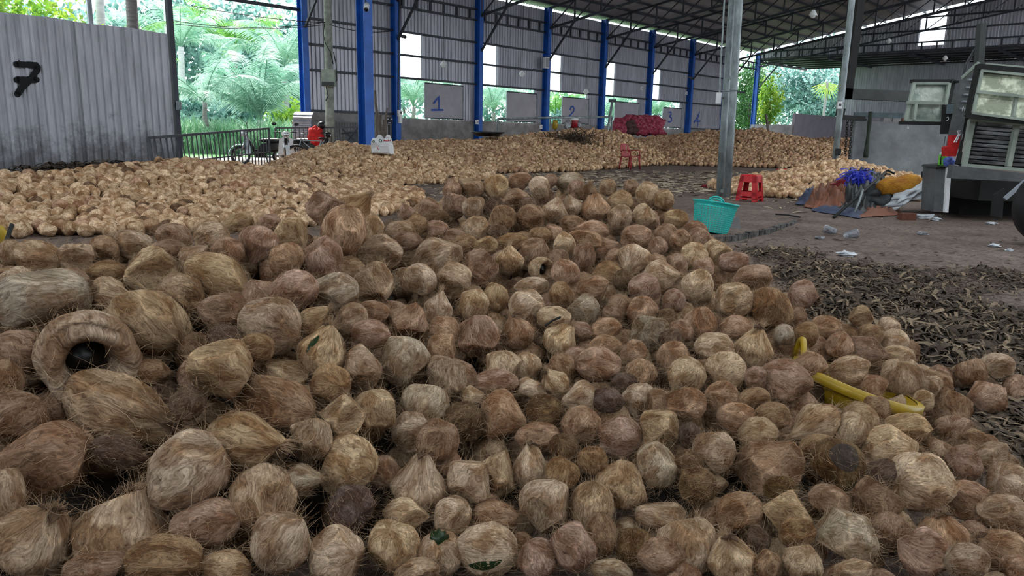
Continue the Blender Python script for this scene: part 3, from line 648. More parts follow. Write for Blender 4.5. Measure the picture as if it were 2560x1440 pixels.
# picture reading of each coconut: x, y, width, height, form, tone, tip angle (degrees, optional)
# forms R round, P pointed, F machete-cut, L long, H hollow; tones s straw, t tan, b brown, r reddish, g grey, d dark
NUTS = '''
220 885 240 190 H s -35;375 805 215 150 L t -32;305 1025 335 175 P t -14;675 815 155 140 R t;555 920 155 150 F t -20;805 875 95 155 P s 70;125 1150 235 190 F r 20;465 1180 220 180 R s 215;615 1105 215 135 P t -10;780 1095 100 115 F s 260
655 1250 165 155 R t;760 1200 100 75 P g 10;90 1340 200 170 P s 50;310 1320 230 195 P s 85;515 1310 165 120 R r;410 1400 205 125 R b;705 1355 150 160 L s 60;845 1395 150 130 R s;40 1040 130 125 R b;55 880 130 115 L b 160
690 1000 210 110 F b -15;705 940 130 85 F s;855 1045 120 110 F s;870 1160 150 140 R s;830 955 100 90 R b;790 805 110 75 P t 30;380 930 90 65 R b;300 1130 130 75 R d;565 775 130 95 R b;450 735 112 105 R t
282 735 110 80 P s -5;115 745 200 145 F g 10;544 688 165 98 L t 160;383 676 140 110 F s -160;265 679 105 60 R b;100 640 115 78 R t;195 642 100 80 F t;258 625 80 70 F b;333 612 100 78 R s;440 598 95 74 R b
412 630 110 60 L b 10;531 598 90 86 R t;490 642 90 72 P t 40;570 632 85 70 R r;642 615 90 102 P r 255;732 588 95 78 F s 120;712 650 90 84 R r;806 645 104 94 R r;735 725 120 98 R r;838 735 120 92 F g 10
862 578 105 136 L r 78;895 518 92 88 P b 45;815 530 100 88 F r;925 577 62 80 F s;950 632 112 88 F t 0;930 710 108 102 F t -60;1000 580 70 56 R t;1015 605 80 52 R b;1092 642 128 96 L s 22;1050 700 92 78 F s
1132 700 100 82 R t;1196 672 100 86 F r;1270 650 78 76 P s 95;1340 628 72 66 R b;1350 672 60 56 H s -10;1414 682 78 66 R r;1395 650 55 48 R b;1520 688 80 66 L b 0;1585 653 85 82 P s 240;1655 692 92 82 P s -10
1690 665 60 60 R b;1482 722 80 64 R r 0;1460 775 86 74 F g;1552 768 68 64 R b;1606 782 82 70 R r;1612 722 86 74 R r;1685 752 60 54 R r;1315 765 90 82 R s;1328 716 86 44 L s 5;1400 738 70 58 R b
1183 760 82 76 R s 260;1240 745 62 82 L t 88;1095 770 70 90 P s 92;1022 808 114 98 F r 60;928 835 102 68 R r;880 800 82 80 R t;935 780 76 52 R r;1110 830 80 78 R r;1197 837 105 108 F r 100;1295 830 88 90 P r 100
1385 795 86 58 R s;1513 825 84 58 R r;1625 835 96 82 F g;1402 847 106 74 P s 60;1668 797 56 50 R d;1130 468 50 54 P r 100;1178 468 66 54 F t;1240 470 64 62 R t;1298 455 62 46 R r;1348 468 58 52 F s
1425 458 68 54 R g;1376 452 38 34 R b;1468 480 56 46 P d 90;1138 512 70 58 F r;1072 522 58 52 R r;1015 532 46 46 P r 120;1042 562 58 52 R b;1092 546 62 46 R d;1182 520 54 50 R s;1236 518 62 56 P d 95
1290 498 68 50 F b;1258 550 70 70 F b;1327 548 73 70 R b;1388 525 70 66 P s 75;1428 512 50 64 P s 110;1487 518 75 72 P r 95;1552 502 64 52 R t;1620 487 68 58 R s -60;1610 540 60 56 F s;1548 545 66 58 R t
1192 572 68 64 R s;1092 573 60 42 R r;1005 575 66 50 R b;1212 615 66 48 F t;1280 605 82 44 L b 5;1384 582 50 48 F r;1430 562 60 42 R b;1480 577 86 52 L r 0;1412 608 54 62 R s;1465 602 90 52 F r
1460 642 52 80 L r 85;1522 622 64 58 P r 20;1590 592 76 60 R r;1666 592 64 60 R b;1690 548 62 48 R t;1645 615 48 46 R r;1135 590 60 40 R b;1735 645 80 70 R s;1788 628 70 62 F s;1832 655 76 54 R r
1880 695 96 64 R r;1744 718 86 76 R s;1835 752 97 84 R s;1925 768 106 98 F b 90;2010 740 78 76 P r -25;1995 790 46 46 R r;1750 808 93 78 R r;1838 818 82 62 R r;1962 838 50 60 R g;1886 868 93 110 P s 80
1786 872 99 80 R s 0;1812 925 102 98 R s;1715 940 90 92 R s;1965 950 130 102 R r;2025 915 76 76 R r;1888 945 62 58 R r;2015 835 62 62 R b;2066 820 76 60 R r;2100 862 68 68 R r;2168 880 90 72 R b
2237 855 70 58 R s;2247 892 82 54 R t;2180 838 64 54 R b;2222 815 50 46 R s;2152 790 60 48 F t;2122 925 110 74 L t 5;2185 965 68 58 R r;2254 942 106 94 R t;2325 965 54 57 R s;2425 930 74 68 R b 90
2495 915 76 58 F s;2308 1000 52 56 R s;1800 995 90 78 R r;1712 1012 104 84 F r;1885 1000 80 60 R b;1840 1045 97 78 R r;1930 1040 90 66 R b;1895 1090 100 88 R t 0;2032 1065 147 102 P s 200;2130 1075 88 76 R s
2150 1050 86 80 R t;2185 1020 80 66 R b;2260 1075 112 84 F t;2225 1122 128 108 R s;1785 1132 97 112 R t;1925 1165 168 138 F r 10;2095 1160 132 122 R d -70;2300 1205 152 142 R s;2340 1130 84 74 F t;2385 1085 97 80 F b
2412 1160 80 92 F r;2415 1250 88 102 F r;2520 1210 112 92 R s;2505 1280 116 88 R t;1970 1275 140 110 F t -15;1845 1280 116 90 R b;2070 1250 97 76 R b;2195 1260 127 120 F b -30;2120 1340 160 130 F g -10;2355 1330 126 104 P r 100
1990 1330 92 74 R b;2010 1408 100 88 R s;1830 1395 127 112 P s 95;1715 1365 150 152 L s 72;1920 1412 74 64 R b;1895 1348 64 58 R d;2130 1428 100 60 R t;2320 1390 172 114 F r 150;2490 1370 150 114 P r 150;1745 1215 96 82 R d
1725 1090 60 72 R d;2540 1425 84 72 R r;2440 1110 77 64 F b;2480 1140 82 60 F t;1015 905 124 118 F g 60;905 920 102 102 F t;1120 940 97 108 F s 80;1105 875 72 82 F r;1260 920 93 82 F s;1318 915 64 77 R s
1240 955 110 66 R r;1325 970 74 56 F s;1495 910 117 84 L r -8;1515 865 82 56 R r;1405 920 74 70 R b;1600 940 92 76 R r;1595 1000 93 82 R s;1445 995 99 78 P s 190;1385 955 86 56 P s 135;1260 1042 120 132 P r -20
1360 1030 97 82 R d;1457 1065 100 88 R r;1550 1092 110 102 R r;1645 1075 110 114 F s -20;1060 1010 122 112 R g;935 1030 113 116 F s;1030 1080 97 96 R s;1095 1105 114 96 R b;1160 1055 102 100 R d;1185 990 62 56 P s 0
1345 1095 116 78 R r;1325 1165 92 112 P s 88;1050 1200 146 152 P s 82;1175 1200 112 126 F s 200;1240 1185 92 132 F s 80;1360 1260 140 127 F s 250;1405 1185 87 86 R b;1550 1210 136 117 R t 90;1640 1165 107 106 R g;1480 1270 107 132 L t 85
960 1180 74 88 R b;1015 1285 117 76 F s;1130 1285 102 87 R s;1240 1290 112 76 R r;985 1365 132 127 R s;1100 1385 112 107 R s 90;1215 1370 157 132 L s -10;1340 1400 102 92 R r;1430 1370 120 112 R r;1500 1340 84 112 L b 88
1590 1370 107 92 R d;1650 1290 122 72 F s;880 1270 112 112 R d;1530 1428 104 60 R g;1450 830 64 52 R r;1585 885 74 64 R b;1680 890 82 72 R r;20 1235 80 130 R t;25 635 70 62 R t;45 700 110 70 P s 170
175 700 90 64 R r;10 955 90 110 R b;235 1425 150 90 R b;560 1420 130 90 R t;1040 1440 120 80 R t;640 870 90 70 R b;470 1010 80 90 R d;760 650 70 62 R b;560 850 90 70 R d;1950 1220 80 60 R d
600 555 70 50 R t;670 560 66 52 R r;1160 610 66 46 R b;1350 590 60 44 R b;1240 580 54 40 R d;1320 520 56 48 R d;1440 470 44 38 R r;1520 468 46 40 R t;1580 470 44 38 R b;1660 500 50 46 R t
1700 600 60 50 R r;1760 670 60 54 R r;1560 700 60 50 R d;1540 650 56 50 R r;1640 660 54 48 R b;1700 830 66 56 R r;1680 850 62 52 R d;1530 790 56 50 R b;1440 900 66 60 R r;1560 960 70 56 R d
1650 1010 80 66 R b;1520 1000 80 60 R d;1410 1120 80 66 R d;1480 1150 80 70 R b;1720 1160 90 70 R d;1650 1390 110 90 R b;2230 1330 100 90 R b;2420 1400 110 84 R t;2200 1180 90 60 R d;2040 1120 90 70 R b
'''
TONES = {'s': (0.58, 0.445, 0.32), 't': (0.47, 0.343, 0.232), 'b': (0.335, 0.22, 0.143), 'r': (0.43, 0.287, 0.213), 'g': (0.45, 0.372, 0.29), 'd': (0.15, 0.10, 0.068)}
TW = {'s': 'pale straw', 't': 'tan', 'b': 'brown', 'r': 'reddish brown', 'g': 'grey tan', 'd': 'dark brown'}
FWD = {'R': 'round husked coconut', 'P': 'pointed husked coconut', 'F': 'machete-cut coconut', 'L': 'long oval coconut', 'H': 'hollow coconut husk'}
def parse():
    out = []
    for row in NUTS.strip().split('\n'):
        for it in row.split(';'):
            q = it.split()
            out.append([float(q[0]), float(q[1]), float(q[2]), float(q[3]), q[4], q[5], float(q[6]) if len(q) > 6 else None])
    return out
nuts = parse()

# ---- coconut forms, each spanning one unit along every axis, stem end up
def ico(sub):
    bm = bmesh.new(); bmesh.ops.create_icosphere(bm, subdivisions=sub, radius=1.0)
    v = np.array([x.co[:] for x in bm.verts]); f = [tuple(q.index for q in p.verts) for p in bm.faces]; bm.free(); return v, f
def nut_form(form, seed, sub):
    rng = np.random.RandomState(seed); v, f = ico(sub); v = v.copy(); d = v.copy(); fibr = None
    if form == 'H':
        return hollow_form(rng)
    ph = rng.uniform(0, 6.28); az = np.arctan2(d[:, 1], d[:, 0])
    k = rng.choice([3, 3, 4, 5]); rad = 1 + rng.uniform(0.015, 0.045) * np.cos(k * az + ph) * (1 - d[:, 2] ** 2)
    nz = np.array([mnoise.noise(Vector(q * 1.4 + seed * 3.1)) for q in d]) * 0.11 + np.array([mnoise.noise(Vector(q * 3.6 + seed * 1.3)) for q in d]) * 0.035
    rad = rad + nz; v = d * rad[:, None]
    z = d[:, 2]
    if form == 'P':
        tap = rng.uniform(0.42, 0.62); t = np.clip((z - 0.05) / 0.95, 0, 1); v[:, :2] *= (1 - tap * t ** 1.3)[:, None]; v[:, 2] += rng.uniform(0.3, 0.55) * t ** 3
    elif form == 'L':
        t = np.abs(z); v[:, :2] *= (1 - 0.22 * t ** 2)[:, None]; v[:, 2] *= 1.1
    else:
        t = np.clip((z - 0.5) / 0.5, 0, 1); v[:, 2] += rng.uniform(-0.05, 0.16) * t ** 3
    ncut = {'R': rng.randint(2, 5), 'P': rng.randint(2, 5), 'L': rng.randint(1, 4), 'F': rng.randint(5, 8)}[form]
    cutv = np.zeros(len(v))
    for c in range(ncut):
        nrm = rng.normal(size=3); nrm /= np.linalg.norm(nrm)
        off = rng.uniform(0.58, 0.76) if form == 'F' else rng.uniform(0.72, 0.88)
        e = v @ nrm - off; q = e > 0; v[q] -= nrm * (e[q] * 0.93)[:, None]; cutv[q] = np.maximum(cutv[q], np.clip(e[q] * 4.5, 0, 1))
    fz = np.array([mnoise.noise(Vector((math.cos(a) * 5 + seed, math.sin(a) * 5, q * 1.1))) for a, q in zip(az, z)]) * 0.018
    v *= (1 + fz)[:, None]
    lo, hi = v.min(0), v.max(0); v = (v - (lo + hi) / 2) / (hi - lo)
    fibr = np.stack([np.cos(az) * 1.6 * np.sqrt(np.clip(1 - z * z, 0, 1)) ** .4, np.sin(az) * 1.6 * np.sqrt(np.clip(1 - z * z, 0, 1)) ** .4, z * 1.5], 1)
    return v, f, fibr, cutv
def hollow_form(rng):
    prof = [(0.0, -0.98)] + [(math.sin(a), -math.cos(a)) for a in np.linspace(0.25, 2.15, 14)] + [(0.74, 0.62), (0.62, 0.54), (0.5, 0.36), (0.42, 0.1), (0.36, -0.15), (0.24, -0.35), (0.0, -0.42)]
    n = 40; V = []; Fc = []; fb = []
    for i, (r, z) in enumerate(prof):
        for j in range(n):
            a = 2 * PI * j / n; w_ = 1 + 0.06 * mnoise.noise(Vector((math.cos(a) * 1.6, math.sin(a) * 1.6, z * 1.2))) + (0.06 * math.sin(a * 3 + 1) if 12 <= i <= 17 else 0)
            V.append((r * w_ * math.cos(a), r * w_ * math.sin(a), z + (0.16 * math.cos(a - 0.6) if 13 <= i <= 17 else 0))); fb.append((math.cos(a) * 1.6, math.sin(a) * 1.6, z * 1.5))
    for i in range(len(prof) - 1):
        for j in range(n): Fc.append((i * n + j, i * n + (j + 1) % n, (i + 1) * n + (j + 1) % n, (i + 1) * n + j))
    v = np.array(V); lo, hi = v.min(0), v.max(0); v = (v - (lo + hi) / 2) / (hi - lo)
    return v, Fc, np.array(fb), np.zeros(len(v))
def nut_mesh(name, form, seed, sub, mat):
    v, f, fb, cv_ = nut_form(form, seed, sub)
    me = bpy.data.meshes.new(name); me.from_pydata(v.tolist(), [], f); me.update()
    at = me.attributes.new('fib', 'FLOAT_VECTOR', 'POINT'); at.data.foreach_set('vector', (fb + seed * 2.7).astype(np.float32).ravel())
    at = me.attributes.new('cut', 'FLOAT', 'POINT'); at.data.foreach_set('value', cv_.astype(np.float32))
    me.polygons.foreach_set('use_smooth', [True] * len(me.polygons)); me.materials.append(M[mat]); return me
def fibre_mesh(seed, base, tuft):
    """loose hairs standing off the husk, and a wisp at the stem end"""
    rng = np.random.RandomState(seed + 99); vs = np.array([q.co[:] for q in base.vertices]); mb = MB()
    def hair(p, d, L_, w_):
        d = d / np.linalg.norm(d); bend = rng.normal(0, 0.5, 3); a = np.cross(d, rng.normal(size=3)); a /= np.linalg.norm(a); pts = []
        q = p.copy(); dd = d.copy()
        for k in range(4):
            pts.append(q.copy()); q = q + dd * L_ / 3; dd = dd + bend * 0.35; dd /= np.linalg.norm(dd)
        v_ = []
        for k, q in enumerate(pts): ww = w_ * (1 - 0.27 * k); v_ += [q - a * ww, q + a * ww]
        mb.add(v_, [(0, 1, 3, 2), (2, 3, 5, 4), (4, 5, 7, 6)])
    for i in range(380):
        p = vs[rng.randint(len(vs))]; n_ = p / np.linalg.norm(p); mer = np.array([0, 0, 1.0]) - n_ * n_[2]; tng = np.cross(n_, mer)
        d = n_ * rng.uniform(0.05, 0.5) + mer * rng.uniform(-1, 1) + tng * rng.normal(0, 0.4)
        hair(p * 0.995, d, rng.uniform(0.10, 0.38) * (1.5 if rng.rand() < 0.1 else 1), rng.uniform(0.0016, 0.0038))
    if tuft:
        top = vs[vs[:, 2] > 0.44]
        for i in range(110):
            p = top[rng.randint(len(top))]; d = np.array([p[0] * 1.2, p[1] * 1.2, 0.5]) + rng.normal(0, 0.16, 3)
            hair(p - np.array([0, 0, .02]), d, rng.uniform(0.08, 0.24), rng.uniform(0.003, 0.006))
    me = bpy.data.meshes.new('fibres'); me.from_pydata(mb.v, [], mb.f); me.update(); me.materials.append(M['fibre']); return me
def calyx_mesh(seed):
    rng = np.random.RandomState(seed); mb = MB()
    for k in range(3):
        a = 2 * PI * k / 3 + rng.uniform(-.3, .3); t = np.array([math.cos(a), math.sin(a), 0]); s_ = np.array([-t[1], t[0], 0])
        P = [np.array([0, 0, .5]), t * .10 + s_ * .07 + [0, 0, .505], t * .2 + [0, 0, .46], t * .10 - s_ * .07 + [0, 0, .505]]
        mb.add(P + [p - np.array([0, 0, .03]) for p in P], [(0, 3, 2, 1), (4, 5, 6, 7), (0, 1, 5, 4), (1, 2, 6, 5), (2, 3, 7, 6), (3, 0, 4, 7)])
    mb.lathe([(0, .56), (.035, .55), (.045, .49), (.05, .47)], n=7)
    me = bpy.data.meshes.new('stem_calyx'); me.from_pydata(mb.v, [], mb.f); me.update(); me.materials.append(M['calyx']); return me
VAR = {}
for form, cnt, sub in (('R', 7, 4), ('P', 5, 4), ('F', 6, 4), ('L', 3, 4), ('H', 1, 4)):
    VAR[form] = []
    for i in range(cnt):
        me = nut_mesh('coconut_' + form.lower(), form, {'R': 0, 'P': 20, 'F': 40, 'L': 60, 'H': 80}[form] + i, sub, 'coco')
        VAR[form].append((me, fibre_mesh(i + 7, me, form == 'P'), calyx_mesh(i)))

def dirw(a, toward):
    v = CX * math.cos(math.radians(a)) + CY * math.sin(math.radians(a)); v = v / np.linalg.norm(v) * math.sqrt(1 - toward * toward) - FW * toward
    return Vector(v)
rng = random.Random(11)
placed = []
# nearer ones (lower in the picture) first, so that hidden ones can be told apart from neighbours
for idx, (x, y, w_, h_, form, tone, ang) in enumerate(nuts):
    Z = depth(x, y); wm, hm = w_ * Z / F, h_ * Z / F
    lab_ang = ang
    if ang is None:
        if w_ > 1.22 * h_: ang = rng.choice([0, 180]) + rng.uniform(-15, 15); lg, sh = wm, hm
        elif h_ > 1.22 * w_: ang = 90 + rng.uniform(-15, 15); lg, sh = hm, wm
        else: ang = rng.uniform(0, 360); lg = sh = (wm + hm) / 2
        tw = rng.uniform(-0.75, 0.75) if abs(lg - sh) < 1e-6 else rng.uniform(-0.25, 0.25)
    else:
        c = abs(math.cos(math.radians(ang))); lg = wm * c + hm * (1 - c); sh = hm * c + wm * (1 - c); tw = rng.uniform(-0.15, 0.35)
        if form == 'H': tw = 0.72; lg = sh = (wm + hm) / 2 * 1.04
    # bodies lie half behind their outline: the centre is a little deeper than the surface reading
    P = atZ(x, y, Z + 0.02); rad = min(lg, sh) / 2
    if P[2] < rad * 0.96:
        P = atZ(x, y, Z); 
        if P[2] < rad * 0.96:
            t = (H - rad * 0.96) / max(1e-6, H - P[2]); P = EYE + (P - EYE) * t; lg *= t; sh *= t
    placed.append(dict(P=np.array(P), lg=lg, sh=sh, form=form, tone=tone, ang=ang, tw=tw, x=x, y=y, w=w_, h=h_, dirgiven=lab_ang is not None))
# settle: push overlapping neighbours apart along the view so that none runs deep through another
for it in range(14):
    C = np.array([p['P'] for p in placed]); R_ = np.array([(p['lg'] + p['sh']) / 4 for p in placed])
    D = np.linalg.norm(C[:, None] - C[None], axis=2); need = (R_[:, None] + R_[None]) * 0.90
    ii, jj = np.where((D < need) & (D > 0))
    if len(ii) == 0: break
    mv = np.zeros(len(placed))
    for a, b in zip(ii, jj):
        if a >= b: continue
        g = (need[a, b] - D[a, b]) * 0.5
        da, db = (C[a] - EYE) @ FW, (C[b] - EYE) @ FW
        # the one lower in the picture stays in front
        if placed[a]['y'] + placed[a]['w'] * .15 > placed[b]['y'] + placed[b]['w'] * .15: mv[a] -= g * .45; mv[b] += g
        else: mv[b] -= g * .45; mv[a] += g
    for k, p in enumerate(placed):
        if mv[k] == 0: continue
        s_ = float(np.clip(mv[k], -0.03, 0.03)); q = p['P'] - EYE; L_ = np.linalg.norm(q); t = 1 + s_ / L_
        newP = EYE + q * t
        if newP[2] < min(p['lg'], p['sh']) * 0.47: continue
        p['P'] = newP; p['lg'] *= t; p['sh'] *= t
SPECIAL = {(220, 885): 'hollow pale coconut husk with a black hole inside', (305, 1025): 'very long tan coconut pointed at both ends', (805, 875): 'slim pale pointed coconut with a strip of green skin',
 (125, 1150): 'big cut coconut with a ridged reddish side', (465, 1180): 'big round pale coconut pointing down to the left', (310, 1320): 'big pale coconut with its dry stem tuft up',
 (115, 745): 'large fuzzy grey tan broken husk', (862, 578): 'tall oval reddish coconut balanced on the crest', (895, 518): 'brown spiky coconut with torn fibre horns',
 (1270, 650): 'pale pointed coconut with a dark stem end', (1350, 672): 'small pale hollow husk', (1388, 525): 'pale pointed coconut with stem, top row of the crest',
 (1487, 518): 'reddish pear shaped coconut standing point up', (1620, 487): 'pale shaggy coconut at the top right of the crest', (1425, 458): 'grey tan round coconut topmost on the crest',
 (1460, 642): 'reddish upright strip of hanging husk', (1886, 868): 'pale pear shaped coconut with a tall fibre point', (2095, 1160): 'coconut with a round dark brown cut face',
 (2032, 1065): 'pale straw coconut with reddish fibres pointing left', (1645, 1075): 'cut coconut with one pale bare side', (1100, 1385): 'pale coconut with a green black stem calyx',
 (1215, 1370): 'long pale coconut with a green strip along its base', (1925, 768): 'dark brown cut coconut standing beside the litter', (2425, 930): 'lone brown coconut lying on the littered floor',
 (2495, 915): 'pale cut husk lying beside the lone coconut', (1715, 1365): 'large upright oval coconut with combed fibres', (2120, 1340): 'grey tan cut coconut with a flat top',
 (1260, 1042): 'reddish ribbed coconut with its point to the right', (1050, 1200): 'large pale pear shaped coconut standing upright', (1360, 1260): 'pale many-sided cut coconut',
 (1015, 905): 'grey tan cut coconut with a dark folded rim', (1022, 808): 'reddish square cut coconut', (2320, 1390): 'wide reddish cut coconut with coarse combed fibre',
 (2010, 740): 'reddish coconut whose long point trails onto the litter', (675, 815): 'large round tan coconut', (1965, 950): 'large round reddish coconut beside the yellow tub'}
SHORT = {(220, 885): 'black-holed hollow husk', (305, 1025): 'double-pointed tan coconut', (805, 875): 'green-striped slim coconut', (125, 1150): 'ridged reddish cut coconut', (465, 1180): 'big round pale coconut',
 (310, 1320): 'big tufted pale coconut', (115, 745): 'fuzzy grey broken husk', (862, 578): 'tall oval crest coconut', (895, 518): 'spiky brown coconut', (1270, 650): 'dark-stemmed pointed coconut',
 (1350, 672): 'small hollow husk', (1388, 525): 'stemmed top row coconut', (1487, 518): 'reddish pear coconut', (1620, 487): 'shaggy crest coconut', (1425, 458): 'topmost grey coconut', (1460, 642): 'hanging reddish strip',
 (1886, 868): 'tall-pointed pear coconut', (2095, 1160): 'dark cut face coconut', (2032, 1065): 'red-fibred straw coconut', (1645, 1075): 'bare-sided cut coconut', (1100, 1385): 'black calyx coconut',
 (1215, 1370): 'green-based long coconut', (1925, 768): 'dark cut coconut by the litter', (2425, 930): 'lone brown coconut', (2495, 915): 'lone pale husk', (1715, 1365): 'combed upright oval', (2120, 1340): 'flat-topped grey coconut',
 (1260, 1042): 'ribbed reddish coconut', (1050, 1200): 'upright pale pear coconut', (1360, 1260): 'many-sided pale coconut', (1015, 905): 'dark-rimmed grey coconut', (1022, 808): 'square reddish coconut',
 (2320, 1390): 'wide combed reddish coconut', (2010, 740): 'long trailing point coconut', (675, 815): 'large round tan coconut', (1965, 950): 'round coconut beside the yellow tub'}
OCT = ['right of', 'upper right of', 'above', 'upper left of', 'left of', 'lower left of', 'below', 'lower right of']
marks = [p for p in placed if (p['x'], p['y']) in SPECIAL]
used = set()
for p in placed:
    k = (p['x'], p['y'])
    if k in SPECIAL: p['label'] = SPECIAL[k]; used.add(p['label'])
for p in placed:
    if 'label' in p: continue
    for Lm in sorted(marks, key=lambda q: math.hypot(q['x'] - p['x'], q['y'] - p['y'])):
        o = int(round(math.degrees(math.atan2(Lm['y'] - p['y'], p['x'] - Lm['x'])) / 45)) % 8
        same = sorted([q for q in placed if q is not Lm and int(round(math.degrees(math.atan2(Lm['y'] - q['y'], q['x'] - Lm['x'])) / 45)) % 8 == o], key=lambda q: math.hypot(q['x'] - Lm['x'], q['y'] - Lm['y']))
        r = [q is p for q in same].index(True)
        txt = f"{TW[p['tone']]} {FWD[p['form']]}, {'next' if r == 0 else ORD[min(r, 11)]} to the {OCT[o]} the {SHORT[(Lm['x'], Lm['y'])]}".replace('to the below', 'below').replace('to the above', 'above').replace('husked coconut', 'coconut').replace('machete-cut', 'cut')
        if r == 0: txt = txt.replace('next to the', 'at the') if 'next to the' in txt else txt.replace('next ', 'just ')
        if len(txt.split()) <= 16 and r < 11 and txt not in used: break
    p['label'] = txt; used.add(txt)
for p in placed:
    vi = rng.randrange(len(VAR[p['form']])); me, fm, cm = VAR[p['form']][vi]
    o = bpy.data.objects.new('coconut', me); COL.objects.link(o)
    z = dirw(p['ang'], p['tw']); xq = z.orthogonal().normalized(); xq = Matrix.Rotation(rng.uniform(0, 6.28), 3, z) @ xq; yq = z.cross(xq)
    e = rng.uniform(0.95, 1.05)
    R = Matrix((xq, yq, z)).transposed()
    o.matrix_world = Matrix.Translation(Vector(p['P'])) @ R.to_4x4() @ Matrix.Diagonal((p['sh'] * 1.04 * e, p['sh'] * 1.04 / e, p['lg'] * 1.04, 1))
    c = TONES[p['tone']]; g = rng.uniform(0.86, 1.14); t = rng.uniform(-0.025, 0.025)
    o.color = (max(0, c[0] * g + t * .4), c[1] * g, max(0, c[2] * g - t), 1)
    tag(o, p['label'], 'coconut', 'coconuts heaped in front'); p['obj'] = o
    if p['w'] > 44:
        f_ = bpy.data.objects.new('fibres', fm); COL.objects.link(f_); f_.parent = o; f_['kind'] = 'stuff'
    if p['form'] == 'P' and p['tone'] != 'd' and rng.random() < 0.6:
        f_ = bpy.data.objects.new('stem_calyx', cm); COL.objects.link(f_); f_.parent = o
def patch(p, a, b, spread, mat, name, label, lift=1.012):
    """a strip of remaining skin that follows the coconut's own surface, in the object's unit space"""
    me = p['obj'].data; R = p['obj'].matrix_world.to_3x3(); inv = p['obj'].matrix_world.inverted()
    A = inv @ Vector(atZ(*a, (p['P'] - EYE) @ FW - p['sh'] * .45)); B = inv @ Vector(atZ(*b, (p['P'] - EYE) @ FW - p['sh'] * .45))
    from mathutils.bvhtree import BVHTree
    bv = BVHTree.FromPolygons([v.co for v in me.vertices], [q.vertices[:] for q in me.polygons])
    mb = MB(); k = 9; n_ = (B - A).cross(A).normalized(); rows = []
    for i in range(k):
        t = i / (k - 1); c = A.lerp(B, t); wd = spread * math.sin(PI * min(max(t, .06), .94)); row = []
        for s_ in (-1, -.33, .33, 1):
            q = (c + n_ * wd * s_).normalized(); hit = bv.ray_cast(q * 2, -q)[0]; row.append(hit * lift if hit else q * .5)
        rows.append(row)
    mb.v = [tuple(q) for r in rows for q in r]; mb.f = [(i * 4 + j, i * 4 + j + 1, i * 4 + j + 5, i * 4 + j + 4) for i in range(k - 1) for j in range(3)]
    o = mb.build(name, mat, p['obj'], True, local=True); o['label'] = label
by = {(p['x'], p['y']): p for p in placed}
patch(by[(805, 875)], (771, 880), (792, 815), .10, 'green_skin', 'skin_strip', 'strip of green skin')
patch(by[(1215, 1370)], (1150, 1432), (1255, 1402), .10, 'green_skin', 'skin_strip', 'strip of green skin')
q = by[(220, 885)]['obj']
MB().ball((0.04, -0.05, 0.03), (0.44, 0.44, 0.42), 20, 10, jit=.15).build('dark_hole_shell', 'shell', q, True, local=True)['label'] = 'black inner shell standing in for the dark hole'
q = by[(1350, 672)]['obj']
MB().ball((0.0, 0.0, -0.02), (0.5, 0.5, 0.5), 14, 8, jit=.15).build('dark_hole_shell', 'shell', q, True, local=True)
q = by[(1100, 1385)]['obj']
MB().ball((0, 0, .47), (.34, .34, .22), 12, 7, jit=.7, seed=3).build('stem_calyx', 'green_skin', q, True, local=True)['label'] = 'green black calyx'
p = by[(2095, 1160)]; iv = p['obj'].matrix_world.inverted(); me = p['obj'].data
from mathutils.bvhtree import BVHTree
bv = BVHTree.FromPolygons([v.co for v in me.vertices], [q.vertices[:] for q in me.polygons])
nn = (iv.to_3x3() @ Vector(dirw(95, .86))).normalized(); t1 = nn.orthogonal().normalized(); t2 = nn.cross(t1); cut = MB(); rows = []
for k in range(6):
    row = []
    for j in range(20):
        a = 2 * PI * j / 20; q = (nn + (t1 * math.cos(a) + t2 * math.sin(a)) * (.02 + .155 * k) * (1 + .1 * math.sin(3 * a + 1))).normalized(); h_ = bv.ray_cast(q * 2, -q)[0]
        row.append((h_ if h_ else q * .5) * (1.015 - .05 * (1 - k / 5) if k < 5 else .99) if False else (h_ if h_ else q * .5) * (1.02 if k < 5 else .98))
    rows.append(row)
cut.v = [tuple(q) for r in rows for q in r]; cut.f = [(k * 20 + j, k * 20 + (j + 1) % 20, (k + 1) * 20 + (j + 1) % 20, (k + 1) * 20 + j) for k in range(5) for j in range(20)] + [tuple(reversed(range(20)))]
cut.build('cut_face', pm('dark_cut_face', (0.085, 0.056, 0.04), .95, 0, .5, 9, bump=.8), p['obj'], True, local=True)['label'] = 'dark brown cut face'

